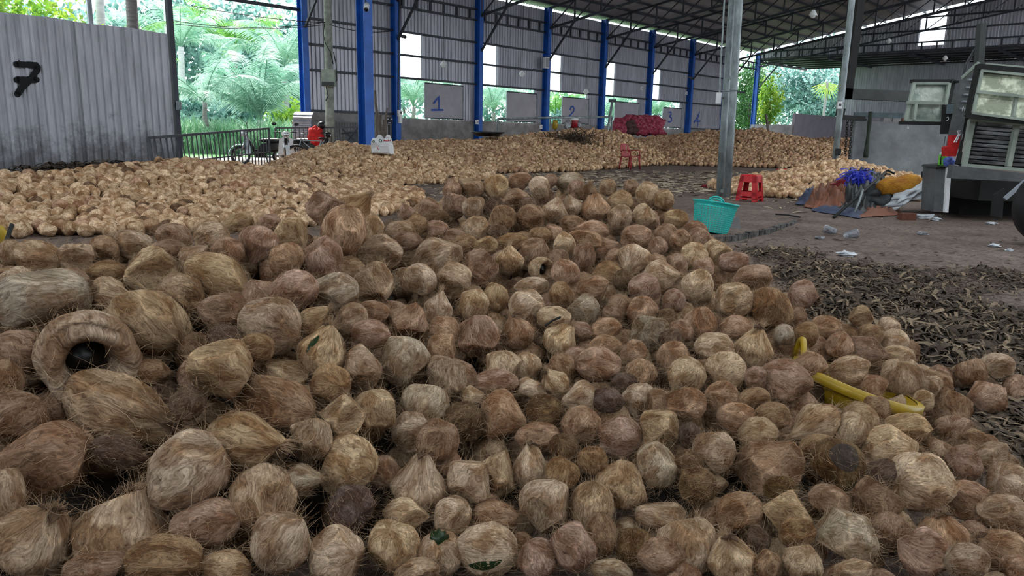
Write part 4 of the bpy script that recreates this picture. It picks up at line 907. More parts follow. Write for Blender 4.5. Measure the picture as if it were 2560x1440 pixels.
# ---- coconuts lower down in the heap, seen only in its gaps, and the dark core they lie on: one mass
def unit_forms(sub_n, sub_k, count, seed0):
    out = []
    for i in range(count):
        r_ = np.random.RandomState(seed0 + i); V = []; fb = []; n, k = sub_n, sub_k
        for a in range(k + 1):
            ph = PI * a / k; ring = 1 if a in (0, k) else n
            for j in range(ring):
                t = 2 * PI * j / n + a * .3; V.append((math.sin(ph) * math.cos(t), math.sin(ph) * math.sin(t), math.cos(ph)))
        V = np.array(V); Fc = []
        def vid(a, j): return 0 if a == 0 else (1 + (k - 1) * n if a == k else 1 + (a - 1) * n + j % n)
        for a in range(k):
            for j in range(n):
                if a == 0: Fc.append((0, vid(1, j), vid(1, j + 1)))
                elif a == k - 1: Fc.append((vid(a, j + 1), vid(a, j), vid(k, 0)))
                else: Fc += [(vid(a, j), vid(a + 1, j), vid(a + 1, j + 1)), (vid(a, j), vid(a + 1, j + 1), vid(a, j + 1))]
        d = V.copy(); V = V * (1 + np.array([mnoise.noise(Vector(q * 1.5 + i * 3)) for q in d]) * .13)[:, None]
        if i % 2: t = np.clip(d[:, 2], 0, 1); V[:, :2] *= (1 - .42 * t ** 1.4)[:, None]; V[:, 2] += .35 * t ** 3
        for c in range(2 + i % 4):
            nr = r_.normal(size=3); nr /= np.linalg.norm(nr); e = V @ nr - r_.uniform(.66, .85); q = e > 0; V[q] -= nr * (e[q] * .93)[:, None]
        V = V / (V.max(0) - V.min(0)); fb = d * np.array([1.6, 1.6, 1.5])
        out.append((V, np.array(Fc), fb))
    return out
def rand_rot(r_):
    q = r_.normal(size=4); q /= np.linalg.norm(q); w_, x, y, z = q
    return np.array([[1 - 2 * (y * y + z * z), 2 * (x * y - z * w_), 2 * (x * z + y * w_)], [2 * (x * y + z * w_), 1 - 2 * (x * x + z * z), 2 * (y * z - x * w_)], [2 * (x * z - y * w_), 2 * (y * z + x * w_), 1 - 2 * (x * x + y * y)]])
def mass(name, items, forms_for, tones, seed, label, core=None, cat='coconuts', core_z=False):
    """one joined mesh of many coconuts: items = (x, y, z, diameter)"""
    r_ = np.random.RandomState(seed); Vs, Fs, Ts, Bs = [], [], [], []; off = 0; tn = list(tones.keys()); tp = np.array(list(tones.values()), float); tp /= tp.sum()
    for it in items:
        V, Fc, fb = forms_for(it)[r_.randint(4)]
        sc = it[3] * np.array([r_.uniform(.88, 1.06), r_.uniform(.88, 1.06), r_.uniform(.95, 1.22)]); v = (V * sc) @ rand_rot(r_).T + np.array(it[:3])
        c = np.array(TONES[tn[r_.choice(len(tn), p=tp)]]) * r_.uniform(.82, 1.16) * (1 if core_z else np.array([1.34, 1.32, 1.30]))
        Vs.append(v); Fs.append(Fc + off); off += len(v); Ts.append(np.tile(c, (len(v), 1))); Bs.append(fb + r_.uniform(0, 50, 3))
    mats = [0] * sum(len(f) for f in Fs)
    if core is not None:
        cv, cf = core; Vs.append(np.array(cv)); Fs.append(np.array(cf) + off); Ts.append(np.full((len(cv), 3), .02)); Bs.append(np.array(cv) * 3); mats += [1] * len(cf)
    V = np.vstack(Vs); Fc = np.vstack(Fs); T_ = np.hstack([np.vstack(Ts), np.ones((len(V), 1))]); B_ = np.vstack(Bs)
    me = bpy.data.meshes.new(name); me.vertices.add(len(V)); me.vertices.foreach_set('co', V.astype(np.float32).ravel())
    me.loops.add(Fc.size); me.loops.foreach_set('vertex_index', Fc.astype(np.int32).ravel()); me.polygons.add(len(Fc))
    me.polygons.foreach_set('loop_start', np.arange(0, Fc.size, 3, dtype=np.int32)); me.polygons.foreach_set('loop_total', np.full(len(Fc), 3, np.int32))
    me.update(calc_edges=True); me.polygons.foreach_set('use_smooth', [True] * len(Fc))
    a = me.attributes.new('tone', 'FLOAT_COLOR', 'POINT'); a.data.foreach_set('color', T_.astype(np.float32).ravel())
    a = me.attributes.new('fib', 'FLOAT_VECTOR', 'POINT'); a.data.foreach_set('vector', B_.astype(np.float32).ravel())
    me.materials.append(M['heap']); me.materials.append(M['gapshade']); me.polygons.foreach_set('material_index', np.array(mats, np.int32))
    o = bpy.data.objects.new(name, me); COL.objects.link(o); return tag(o, label, cat, None, 'stuff')
F3 = unit_forms(16, 10, 4, 300); F2 = unit_forms(12, 8, 4, 200); F1 = unit_forms(9, 6, 4, 100); F0 = unit_forms(7, 5, 4, 50)
C = np.array([p['P'] for p in placed]); Rd = np.array([(p['lg'] + p['sh']) / 4 for p in placed])
def surf(x, y):
    d2 = (C[:, 0] - x) ** 2 + (C[:, 1] - y) ** 2; k = np.argsort(d2)[:5]; w_ = 1 / (d2[k] + .002); dn = math.sqrt(d2[k[0]])
    return float((w_ * C[k, 2]).sum() / w_.sum()), dn
items = []; r_ = np.random.RandomState(5)
gy = .7
allC = [(*c, r) for c, r in zip(C, Rd)]
while gy < 5.2:
    gxx = -2.2
    while gxx < 3.6:
        x, y = gxx + r_.uniform(-.03, .03), gy + r_.uniform(-.03, .03); zs_, dn = surf(x, y)
        if dn < .42:
            for lay in (.10, .22):
                z = zs_ - lay - max(0, dn - .12) * .9; Dm = r_.uniform(.12, .15)
                if z <= Dm * .42 and lay == .10 and dn < .16: Dm = r_.uniform(.085, .11); z = Dm * .46
                if z > Dm * .42:
                    A_ = np.array(allC); dd = np.sqrt(((A_[:, :3] - [x, y, z]) ** 2).sum(1)) - A_[:, 3]
                    if dd.min() > Dm * .33: items.append((x, y, z, Dm)); allC.append((x, y, z, Dm / 2))
        gxx += .125
    gy += .115
# dark core, its near-black colour standing in for shade in the gaps
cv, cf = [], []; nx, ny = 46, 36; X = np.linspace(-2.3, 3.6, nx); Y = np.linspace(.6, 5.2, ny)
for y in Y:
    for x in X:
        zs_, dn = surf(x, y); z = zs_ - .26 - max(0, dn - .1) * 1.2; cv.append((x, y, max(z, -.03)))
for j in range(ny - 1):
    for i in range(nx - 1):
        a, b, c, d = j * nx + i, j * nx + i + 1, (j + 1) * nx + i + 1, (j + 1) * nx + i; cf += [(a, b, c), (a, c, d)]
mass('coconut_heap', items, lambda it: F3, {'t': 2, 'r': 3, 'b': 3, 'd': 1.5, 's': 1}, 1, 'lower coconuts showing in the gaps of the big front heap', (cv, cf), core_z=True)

# ---- the other heaps: ridges of coconuts
def seg_d(x, y, a, b):
    ab = b[:2] - a[:2]; t = np.clip(((x - a[0]) * ab[0] + (y - a[1]) * ab[1]) / max(1e-9, ab @ ab), 0, 1); q = a[:2] + ab * t
    return math.hypot(x - q[0], y - q[1]), a[2] + (b[2] - a[2]) * t, t
def heap(name, ridge, wid, D, spacing, forms, tones, seed, label, clip=None, power=1.25, lump=.12, xs=1.0):
    R_ = [np.array(p) for p in ridge]; W_ = wid if isinstance(wid, (list, tuple)) else [wid] * len(R_); r_ = np.random.RandomState(seed)
    SX = np.array([xs, 1.0, 1.0])
    def hz(x, y):
        best = -1
        for i in range(len(R_) - 1):
            d, z, t = seg_d(x * xs, y, R_[i] * SX, R_[i + 1] * SX); w_ = W_[i] + (W_[i + 1] - W_[i]) * t
            if d < w_: best = max(best, z * (1 - (d / w_) ** power))
        if best < 0: return -1
        return best * (1 + lump * mnoise.noise(Vector((x * .9, y * .9, seed))))
    wm = max(W_); x0 = min(p[0] for p in R_) - wm; x1 = max(p[0] for p in R_) + wm; y0 = min(p[1] for p in R_) - wm; y1 = max(p[1] for p in R_) + wm
    items = []; y = y0; row = 0
    while y < y1:
        x = x0 + (spacing / 2 if row % 2 else 0)
        while x < x1:
            xx, yy = x + r_.uniform(-.3, .3) * spacing, y + r_.uniform(-.3, .3) * spacing; z = hz(xx, yy); x += spacing
            if z < 0 or (clip and not clip(xx, yy)): continue
            d_ = D * r_.uniform(.82, 1.2)
            hx = (hz(xx + .15, yy) - z) / .15; hy = (hz(xx, yy + .15) - z) / .15
            vd = np.array([-xx, -yy]); vd /= np.linalg.norm(vd)
            facing = -(hx * vd[0] + hy * vd[1])                       # slope falls away from the open side
            if facing < -.12 and r_.rand() < .45: continue             # thinner at the rear
            items.append((xx, yy, max(d_ * .45, z + r_.uniform(-.35, .4) * d_ * .6), d_))
        y += spacing * .87; row += 1
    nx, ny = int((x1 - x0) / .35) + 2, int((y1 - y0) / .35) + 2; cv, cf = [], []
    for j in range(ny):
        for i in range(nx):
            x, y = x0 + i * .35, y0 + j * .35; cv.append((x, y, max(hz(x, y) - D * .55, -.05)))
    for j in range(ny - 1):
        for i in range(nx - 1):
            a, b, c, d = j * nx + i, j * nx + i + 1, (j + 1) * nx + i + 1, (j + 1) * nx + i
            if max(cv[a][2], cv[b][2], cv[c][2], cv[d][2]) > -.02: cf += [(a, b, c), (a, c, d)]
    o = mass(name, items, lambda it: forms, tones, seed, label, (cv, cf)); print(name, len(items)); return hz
HZ = {}
front_of_wall = lambda x, y: (np.array([x, y, 0]) - G0) @ gn > .15
HZ['A'] = heap('coconut_heap', [atZ(-80, 440, 9.3), atZ(50, 446, 10.0), atZ(110, 462, 10.2), atZ(230, 436, 10.8), atZ(350, 424, 11.3), atZ(450, 408, 12.2), atZ(520, 430, 12), atZ(600, 448, 11.5), atZ(690, 472, 10.2)],
     [3.2, 3.4, 3.5, 3.9, 4.4, 4.7, 4.6, 4.2, 1.5], .158, .142, F2, {'s': 4.5, 't': 3, 'b': .7, 'r': .8, 'd': .4}, 21, 'pale husked coconut heap beside the grey wall marked 7', front_of_wall, xs=1.5)
HZ['B'] = heap('coconut_heap', [atZ(800, 392, 18.2), atZ(862, 360, 18.6), atZ(960, 374, 19.0), atZ(1060, 390, 19.2)], [2.6, 4.3, 4.3, 3.6], .16, .142, F1, {'s': 6, 't': 2, 'r': .6, 'b': .4}, 22, 'bright pale coconut heap in front of the white bag', None, xs=2.0)
HZ['C'] = heap('coconut_heap', [atZ(990, 360, 25.5), atZ(1130, 354, 26.2), atZ(1250, 350, 27.5), atZ(1360, 334, 29.5), atZ(1450, 326, 31.0), atZ(1540, 330, 32.0)], [6, 6.2, 6.3, 5.8, 4.8, 3.8], .175, .165, F0, {'s': 3, 't': 3, 'r': 1.6, 'b': .8}, 23, 'long tan coconut heap along the rear wall', lambda x, y: to_sl(np.array([x, y, 0]))[1] > .45, xs=1.6)
HZ['D'] = heap('coconut_heap', [atZ(1640, 345, 37.0), atZ(1760, 334, 37), atZ(1850, 327, 36.5), atZ(1905, 330, 36), atZ(1945, 350, 35.5)], [7.6, 8.4, 8.2, 7.6, 5.8], .185, .18, F0, {'t': 3, 'r': 3, 's': 1.2, 'b': .8}, 24, 'brown coconut heap behind the two pipe poles', lambda x, y: to_sl(np.array([x, y, 0]))[1] > .45, xs=1.25)
HZ['E'] = heap('coconut_heap', [atZ(1960, 346, 46), atZ(2040, 347, 46), atZ(2140, 350, 45)], [5.5, 6, 6], .19, .19, F0, {'r': 3, 't': 2, 'b': 1.5}, 25, 'reddish coconut heap at the foot of the lilac wall', None)
HZ['F'] = heap('coconut_heap', [atZ(2020, 440, 15.6), atZ(2075, 418, 16.4), atZ(2118, 405, 16.9)], [1.9, 2.6, 2.5], .15, .138, F2, {'s': 5, 't': 2, 'r': .6, 'b': .4}, 26, 'small pale coconut heap right of the red stool', lambda x, y: y < 18.0 and not (abs(x - 7.6) > 1.2 and y < 12.4))
# ================================================================== things standing in the shed
V3 = lambda p: Vector(tuple(float(q) for q in p))
def floorz(p): return np.array([p[0], p[1], 0.0])
Zv = np.array([0, 0, 1.0])
# ---- galvanised ridge poles
def pipe_pole(px, py, tx, ty, r, label, zmax=10.3):
    b = ground(px, py); t = onY(tx, ty, b[1]); d = (t - b) / (t - b)[2]; top = b + d * zmax
    o = thing('pipe_pole', b, label, 'pole', 'galvanised pipe poles')
    mb = MB().tube([b, b + d * 1.5, b + d * 4, top], r, 14); mb.build('pipe', 'galv', o, True)
    for k in (1.95, 5.1): MB().tube([b + d * k, b + d * (k + .05)], r * 1.06, 14).build('weld_ring', 'galv', o, True)
    return o, b, d
pA, bA, dA = pipe_pole(1798, 492, 1831, 0, .068, 'left galvanised pipe of the twin poles before the red stool')
pB, bB, dB = pipe_pole(1817, 495, 1848, 0, .068, 'right galvanised pipe of the twin poles before the red stool')
for k in (.12, 2.2, 4.6): MB().beam(bA + dA * k, bB + dB * k, .05, .06).build('tie_plate', 'galv', pB)
MB().beam(bB + dB * 1.95, bB + dB * 1.95 + np.array([.22, 0, -.02]), .03, .03).build('hook', 'steel', pB)
cnd = [onY(px, py, bA[1] - .1) for px, py in ((1811, 0), (1806, 90), (1801, 170), (1799, 232))]
c = thing('conduit_box', cnd[-1], 'white switch box and thin conduit fixed left of the twin poles', 'switch box')
MB().tube(cnd, .016, 6).build('conduit', 'galv', c)
q = onY(1796, 245, bA[1] - .1); MB().box(q, (.09, .06, .2)).build('box', 'white', c); MB().beam(q, bA + dA * q[2], .03, .03).build('bracket', 'steel', c)
b2 = ground(2080, 470)
pC, bC, dC = pipe_pole(2080, 470, 2130, 0, .07, 'single galvanised pipe pole beside the cement wall with hanging chains', 9.5)
Yc = b2[1]
fr = thing('lifting_frame', floorz(onY(2120, 225, Yc + .25)), 'dark steel frame of post and beam with hanging chains beside the pipe pole', 'frame')
MB().beam(onY(2150, 0, Yc + .2), onY(2116, 248, Yc + .2), .17, .2, up=(0, 1, 0)).build('post', 'dark', fr)
MB().beam(onY(2106, 234, Yc + .2), onY(2440, 249, Yc + .2), .2, .235).build('beam', 'gloom', fr)
MB().beam(onY(2098, 293, Yc + .05), onY(2160, 297, Yc + .05), .14, .11).build('clamp_bar', 'dark', fr)
MB().beam(onY(2150, 296, Yc + .05), onY(2166, 300, Yc + .05), .06, .05).build('clamp_tip', 'dark', fr)
MB().beam(onY(2103, 271, Yc + .1), onY(2099, 290, Yc + .1), .16, .14, up=(0, 1, 0)).build('clamp_collar', 'dark', fr)
for cx0, y1 in ((2117, 402), (2128, 395)):
    a, b = onY(cx0 + 2, 300, Yc + .05), onY(cx0 - 5, y1, Yc + .05); mb = MB(); n = int((a[2] - b[2]) / .055)
    for k in range(n):
        p = a + (b - a) * (k + .5) / n; ax = (1, 0, 0) if k % 2 else (0, 1, 0)
        q = Vector(ax).orthogonal(); e = MB().torus((0, 0, 0), .028, .008, ax, 10, 4)
        mb.add([(v[0] + p[0], v[1] + p[1], v[2] * 1.45 + p[2]) for v in e.v], e.f)
    mb.build('chain', 'dark', fr, True)
q = onY(2099, 263, Yc - .1); m_ = thing('meter_box', q, 'small white meter box on the single pipe pole', 'meter')
MB().box(q, (.1, .05, .16)).build('case', 'white', m_); MB().box(q + np.array([0, -.03, .01]), (.055, .012, .05)).build('dial', 'bars', m_)
MB().box(onY(2095, 380, Yc - .09), (.12, .06, .16)).build('switch', 'blackplastic', pC)

# ---- cement block wall behind the tarpaulins
Yb = 18.3
a, b = onY(2124, 440, Yb), onY(2392, 440, Yb); zt = onY(2200, 304, Yb)[2]
bw = thing('block_wall', ((a[0] + b[0]) / 2, Yb, 0), 'low grey cement rendered wall behind the tarpaulins and orange net', 'wall', None, 'structure')
MB().box(((a[0] + b[0]) / 2, Yb + .1, zt / 2), (b[0] - a[0], .2, zt)).build('wall_body', 'block', bw)
x = a[0] + .12
for k in range(7):
    MB().box((x + .1 + .215 * k + .55, Yb + .09, zt + .045), (.2, .17, .085)).build('brick', 'brick' if k in (2, 3, 5) else 'concrete', bw)
pa, pb = onY(2140, 286, Yb), onY(2262, 290, Yb); pl = thing('plank', (pa + pb) / 2, 'blue grey plank lying along the top of the cement wall', 'plank')
MB().beam((pa[0], Yb + .1, zt + .15), (pb[0], Yb + .1, zt + .15), .06, .12).build('plank', 'slate', pl)
p0, p1 = onY(2177, 279, Yb - .12), onY(2164, 394, Yb - .12)
o = MB().tube([p0, p0 * .75 + p1 * .25, p0 * .5 + p1 * .5, p0 * .25 + p1 * .75, p0 * .1 + p1 * .9, p1], [.05, .048, .036, .05, .062, .055], 10).build('wooden_paddle', 'greenwood', None, True, at=p1)
tag(o, 'dark mossy wooden paddle hanging on the cement wall', 'paddle')

# ---- red stools, chair, turquoise basket
def stool(base, yaw, h, label, mat='red', roll=0):
    o = thing('plastic_stool', base, label, 'stool'); o.rotation_euler = (roll, 0, yaw)
    wt, wb = .145, .19; T = .075
    mb = MB(); mb.hexa([(-wt, -wt, h - .025), (wt, -wt, h - .025), (wt, wt, h - .025), (-wt, wt, h - .025)], [(-wt + .012, -wt + .012, h), (wt - .012, -wt + .012, h), (wt - .012, wt - .012, h), (-wt + .012, wt - .012, h)])
    mb.build('seat', mat, o, local=True)
    f = lambda z: wb + (wt - wb) * z / h
    for sx in (-1, 1):
        for sy in (-1, 1):
            m2 = MB()
            for (ax, ay) in ((1, 0), (0, 1)):
                def qd(z):
                    r_ = f(z); c = np.array([sx * r_, sy * r_, z]); e = np.array([-sx * T * ax, -sy * T * ay, 0]); i = np.array([-sx * .008 * ay, -sy * .008 * ax, 0]); return c, c + e, c + e + i, c + i
                m2.hexa(qd(0), qd(h - .02))
            m2.build('leg', mat, o, local=True)
    for k, (z0, z1) in enumerate(((h - .13, h - .02), (.10, .18), (.045, .07))):
        for ax in range(4):
            R_ = Matrix.Rotation(ax * PI / 2, 3, 'Z'); m2 = MB(); r0, r1 = f(z0), f(z1)
            P = [(-r0, -r0, z0), (r0, -r0, z0), (r0, -r0 + .008, z0), (-r0, -r0 + .008, z0)]; Q = [(-r1, -r1, z1), (r1, -r1, z1), (r1, -r1 + .008, z1), (-r1, -r1 + .008, z1)]
            m2.hexa([R_ @ Vector(p) for p in P], [R_ @ Vector(p) for p in Q]); m2.build('apron' if k == 0 else 'stretcher', mat, o, local=True)
    return o
sb = ground(1873, 503); stool(sb, math.radians(52), .475, 'bright red plastic stool beside the twin pipe poles')
cb = ground(1574, 423)
def armchair(base, yaw, label):
    o = thing('plastic_armchair', base, label, 'chair'); o.rotation_euler = (0, 0, yaw)      # faces +x
    MB().box((0, 0, .43), (.44, .46, .03)).build('seat', 'chairred', o, local=True)
    n = 9
    for sx, sy in ((1, 1), (1, -1), (-1, 1), (-1, -1)):
        MB().tube([(sx * .25, sy * .25, 0), (sx * .21, sy * .22, .42)], [.022, .03], 7).build('leg', 'chairred', o, True, local=True)
    mb = MB(); rows = []
    for i in range(8):
        z = .43 + .43 * i / 7; wd = .19 + .04 * math.sin(i / 7 * PI) - (.06 if i == 7 else 0); x = -.2 - .10 * (i / 7) ** 1.2
        rows.append([(x - .05 * (1 - (t / wd) ** 2) * .5, t, z) for t in np.linspace(-wd, wd, 7)])
    fr_ = [p for r in rows for p in r]; bk = [(p[0] - .014, p[1], p[2]) for p in fr_]; k = len(fr_); mb.v = fr_ + bk
    for i in range(7):
        for j in range(6):
            if i in (2, 3, 4, 5) and j in (1, 4): continue
            q = (i * 7 + j, i * 7 + j + 1, i * 7 + j + 8, i * 7 + j + 7); mb.f += [q, tuple(k + t for t in reversed(q))]
    mb.build('backrest', 'chairred', o, True, local=True)
    for sy in (-1, 1):
        MB().tube([(-.24, sy * .21, .60), (-.1, sy * .26, .65), (.1, sy * .27, .65), (.2, sy * .26, .62), (.22, sy * .24, .44)], .02, 7).build('armrest', 'chairred', o, True, local=True)
armchair(cb, math.radians(-48), 'dark red plastic armchair standing alone before the long coconut heap')
# overturned far stool and a small red scrap
fs = ground(1962, 436); o = thing('basin', fs, 'red plastic basin lying behind the small coconut heap', 'basin')
MB().lathe([(.18, 0), (.25, .16), (.28, .165), (.28, .15), (.24, .15), (.17, .015), (0, .012)], fs, 20).build('bowl', 'red', o, True)
MB().torus(fs + Zv * .16, .265, .014, n=24).build('rim', 'red', o, True)
fs = ground(1942, 411); o = thing('bucket', fs, 'small red bucket at the foot of the far brown heap', 'bucket')
MB().lathe([(0, .005), (.1, .005), (.14, .24), (.15, .24), (.15, .26), (.13, .26), (.1, .03), (0, .03)], fs, 14).build('bucket_body', 'red', o, True)
# basket
bb = ground(1776, 581, SLZ)
bk = thing('laundry_basket', bb, 'turquoise plastic lattice basket beside the twin pipe poles', 'basket'); bk.rotation_euler = (math.radians(-3), math.radians(9), 0.25)
r0, r1, hb = .175, .235, .335
rad = lambda z: r0 + (r1 - r0) * (z / hb) ** .8
mb = MB(); nr = 38
for j in range(nr):
    a = 2 * PI * j / nr; mb.beam((rad(0) * math.cos(a), rad(0) * math.sin(a), 0), (rad(.14) * math.cos(a), rad(.14) * math.sin(a), .14), .007, .006, up=(math.cos(a), math.sin(a), 0))
    mb.beam((rad(.14) * math.cos(a), rad(.14) * math.sin(a), .14), (rad(.30) * math.cos(a), rad(.30) * math.sin(a), .30), .007, .006, up=(math.cos(a), math.sin(a), 0))
for k in range(14):
    z = .012 + .287 * k / 13; mb.torus((0, 0, z), rad(z), .0036, n=44, m=4)
lo = mb.build('lattice', 'teal', bk, local=True); lo['kind'] = 'stuff'
MB().lathe([(0, 0), (r0, 0), (r0 + .004, .015), (r0 - .01, .015), (0, .012)], n=32).build('bottom', 'teal', bk, True, local=True)
MB().lathe([(rad(.29), .292), (rad(hb) + .004, hb), (rad(hb) + .02, hb + .004), (rad(hb) + .02, hb - .012), (rad(hb) + .004, hb - .02), (rad(.3) + .006, .295)], n=44).build('rim', 'teal', bk, True, local=True)
for a0 in (1.05, -2.1):
    pts = [((rad(hb) + .012) * math.cos(a0 + t), (rad(hb) + .012) * math.sin(a0 + t), hb + .05 * math.cos(t / .34 * PI / 2) ** .6) for t in np.linspace(-.34, .34, 9)]
    MB().tube(pts, .011, 6).build('handle', 'teal', bk, True, local=True)
sp = ground(1834, 582, 0.0); o = tag(MB().hexa([(sp[0] - .07, sp[1] - .06, 0), (sp[0] + .08, sp[1] - .07, 0), (sp[0] + .08, sp[1] + .1, 0), (sp[0] - .07, sp[1] + .1, 0)],
    [(sp[0] - .05, sp[1] - .05, .17), (sp[0] + .03, sp[1] - .05, .21), (sp[0] + .06, sp[1] + .08, .18), (sp[0] - .05, sp[1] + .08, .2)]).build('concrete_stub', 'concrete', None, at=sp), 'broken mossy concrete stub beside the turquoise basket', 'stub')
# yellow tub half buried among the coconuts
tc_ = atZ(2142, 953, 2.60); tb = thing('tub', tc_, 'shallow yellow plastic tub half buried under coconuts', 'tub'); tb.rotation_euler = (math.radians(2), math.radians(17), .2)
MB().lathe([(0, -.12), (.15, -.12), (.205, -.005), (.205, 0), (.2, 0), (.145, -.11), (0, -.112)], n=36).build('bowl', 'yellow', tb, True, local=True)
MB().lathe([(.2, .004), (.222, .004), (.226, -.028), (.218, -.03), (.212, -.004), (.2, -.004)], n=36).build('rim', 'yellow', tb, True, local=True)
ha = 2.75; pts = [((.222 + .0) * math.cos(ha + t), .222 * math.sin(ha + t), .0 + .075 * math.cos(t / .34 * PI / 2) ** .7) for t in np.linspace(-.34, .34, 9)]
MB().tube(pts, .012, 6).build('handle', 'yellow', tb, True, local=True)
# stick at the left edge
s0_, s1_ = atZ(-6, 655, 2.5), atZ(30, 562, 2.62); o = MB().tube([s0_, (s0_ + s1_) / 2 + np.array([.003, 0, 0]), s1_], .008, 6).build('stick', 'dark', None, True, at=s0_); tag(o, 'thin black stick poking up at the left edge', 'stick')
q = atZ(3, 592, 5.2); o = tag(MB().ball(q, (.09, .05, .16), 12, 8, jit=.3).build('yellow_rag', 'yellow', None, True, at=q - Zv * .08), 'scrap of yellow plastic hanging at the left edge', 'rag')
a, b = atZ(1362, 815, 2.5), atZ(1402, 792, 2.5); o = tag(MB().tube([a, (a + b) / 2 + Zv * .004, b], .004, 5).build('twig', 'dark', None, at=a), 'short dark twig lying on the coconuts', 'twig')

# ---- tarpaulins and the things on them
def crumple(name, corners, zfun, mat, label, amp=.12, n=26, seed=0, sc=3.2, cat='tarpaulin', th=.004):
    """a creased sheet over four floor points"""
    c = [np.array(p) for p in corners]; mb = MB(); top = []
    for i in range(n):
        for j in range(n):
            u, v = i / (n - 1), j / (n - 1); p = (c[0] * (1 - u) + c[1] * u) * (1 - v) + (c[3] * (1 - u) + c[2] * u) * v
            q = Vector((p[0] * sc, p[1] * sc * .7, seed)); w1 = mnoise.noise(q * .6)
            r_ = 1 - abs(mnoise.noise(q * 1.5 + Vector((w1, w1, 0)))) * 2.6; r2 = 1 - abs(mnoise.noise(q * 2.3)) * 2
            e = min(1, 6 * min(u, 1 - u, v, 1 - v) + .05)
            top.append((p[0] + .06 * mnoise.noise(q * 1.7), p[1] + .06 * mnoise.noise(q * 1.9 + Vector((9, 0, 0))), max(.008, .012 + zfun(u, v) * e + amp * e * (max(0, r_) ** 1.5 * .7 + max(0, r2) * .3))))
    k = len(top); mb.v = top + [(a, b, max(.001, z - th)) for a, b, z in top]
    for i in range(n - 1):
        for j in range(n - 1):
            q = (i * n + j, (i + 1) * n + j, (i + 1) * n + j + 1, i * n + j + 1); mb.f += [q, tuple(k + t for t in reversed(q))]
    at_ = (c[0] + c[2]) / 2; at_[2] = 0
    return tag(mb.build(name, mat, None, True, at=at_), label, cat, 'tarpaulins by the cement wall')
bump_ = lambda h, cu=.5, cv=.5: (lambda u, v: h * max(0, 1 - ((u - cu) ** 2 + (v - cv) ** 2) * 3.2))
crumple('tarpaulin', [ground(2010, 520), ground(2110, 532), ground(2150, 492), ground(2020, 488)], bump_(.16, .75, .6), 'brown_tarp', 'crumpled brown tarpaulin at the foot of the pipe pole', .3, 44, 1, 4.2)
crumple('tarpaulin', [ground(2090, 530), ground(2185, 540), ground(2240, 482), ground(2090, 480)], bump_(.30, .45, .6), 'grey_tarp', 'crumpled black and grey tarpaulin behind the black rod', .34, 46, 4, 4.2)
crumple('tarpaulin', [ground(2025, 528), ground(2150, 548), ground(2190, 530), ground(2040, 514)], bump_(.03), 'blue_tarp', 'faded blue tarpaulin edge lying flat under the brown one', .05, 24, 6)
crumple('tarpaulin', [ground(1990, 513), ground(2030, 515), ground(2035, 488), ground(2005, 492)], bump_(.14, .7, .6), 'blue_tarp', 'dark blue tarpaulin fold beside the small coconut heap', .1, 18, 9)
crumple('tarpaulin', [ground(2150, 545), ground(2245, 540), ground(2250, 520), ground(2160, 522)], bump_(.05), 'brown_tarp', 'brown tarpaulin strip in front of the dark bag', .07, 20, 12)
def lump(name, px, py, Y, dims, mat, label, cat, seed, tilt=0, jit=.35, yaw=0, n=26, k=16):
    q = onY(px, py, Y); R = Matrix.Rotation(yaw, 3, 'Z') @ Matrix.Rotation(tilt, 3, 'Y')
    o = MB().ball(q, dims, n, k, R, jit, seed).build(name, mat, None, True, at=q - Zv * dims[2] / 2); return tag(o, label, cat)
lump('dark_sack', 2195, 494, 12.2, (.5, .5, .42), 'grey_tarp', 'dark plastic sack below the orange net bag', 'sack', 5, 0, .5)
lump('woven_sack', 2268, 488, 11.9, (.78, .45, .2), 'whitebag', 'crumpled white and blue woven sack under the orange net bag', 'sack', 8, -.55, .8, n=40, k=24)
# orange net bag, gathered at its right end
q0, q1 = onY(2200, 472, 12.0), onY(2332, 444, 12.0); ob = MB(); pts = []; rr = []
for i in range(14):
    t = i / 13; pts.append(q0 + (q1 - q0) * t + np.array([0, .04 * math.sin(t * 9), .015 * math.sin(t * 14)])); rr.append((.10 + .055 * math.sin(t * 3 + .4)) * (1 - t ** 3 * .92) * (0.75 if i == 0 else 1))
ob.tube(pts, rr, 16)
v = [Vector(p) for p in ob.v]; ob.v = [tuple(p + Vector((0, 0, .03 * mnoise.noise(p * 9))) + Vector((0, .03, 0)) * mnoise.noise(p * 7)) for p in v]
on = thing('net_bag', q0 - Zv * .15, 'orange net bag lying on the sacks by the cement wall', 'net bag'); ob.build('net', 'orange_net', on, True)
mb = MB()
for i in range(20):
    a = random.uniform(0, 6.28); mb.tube([q1 - (q1 - q0) * .05, q1 + np.array([.03, math.cos(a) * .03, math.sin(a) * .03]), q1 + np.array([random.uniform(.05, .14), math.cos(a) * .06, math.sin(a) * .07 - .01])], .003, 3)
f_ = mb.build('tassel', 'orange_net', on); f_['kind'] = 'stuff'
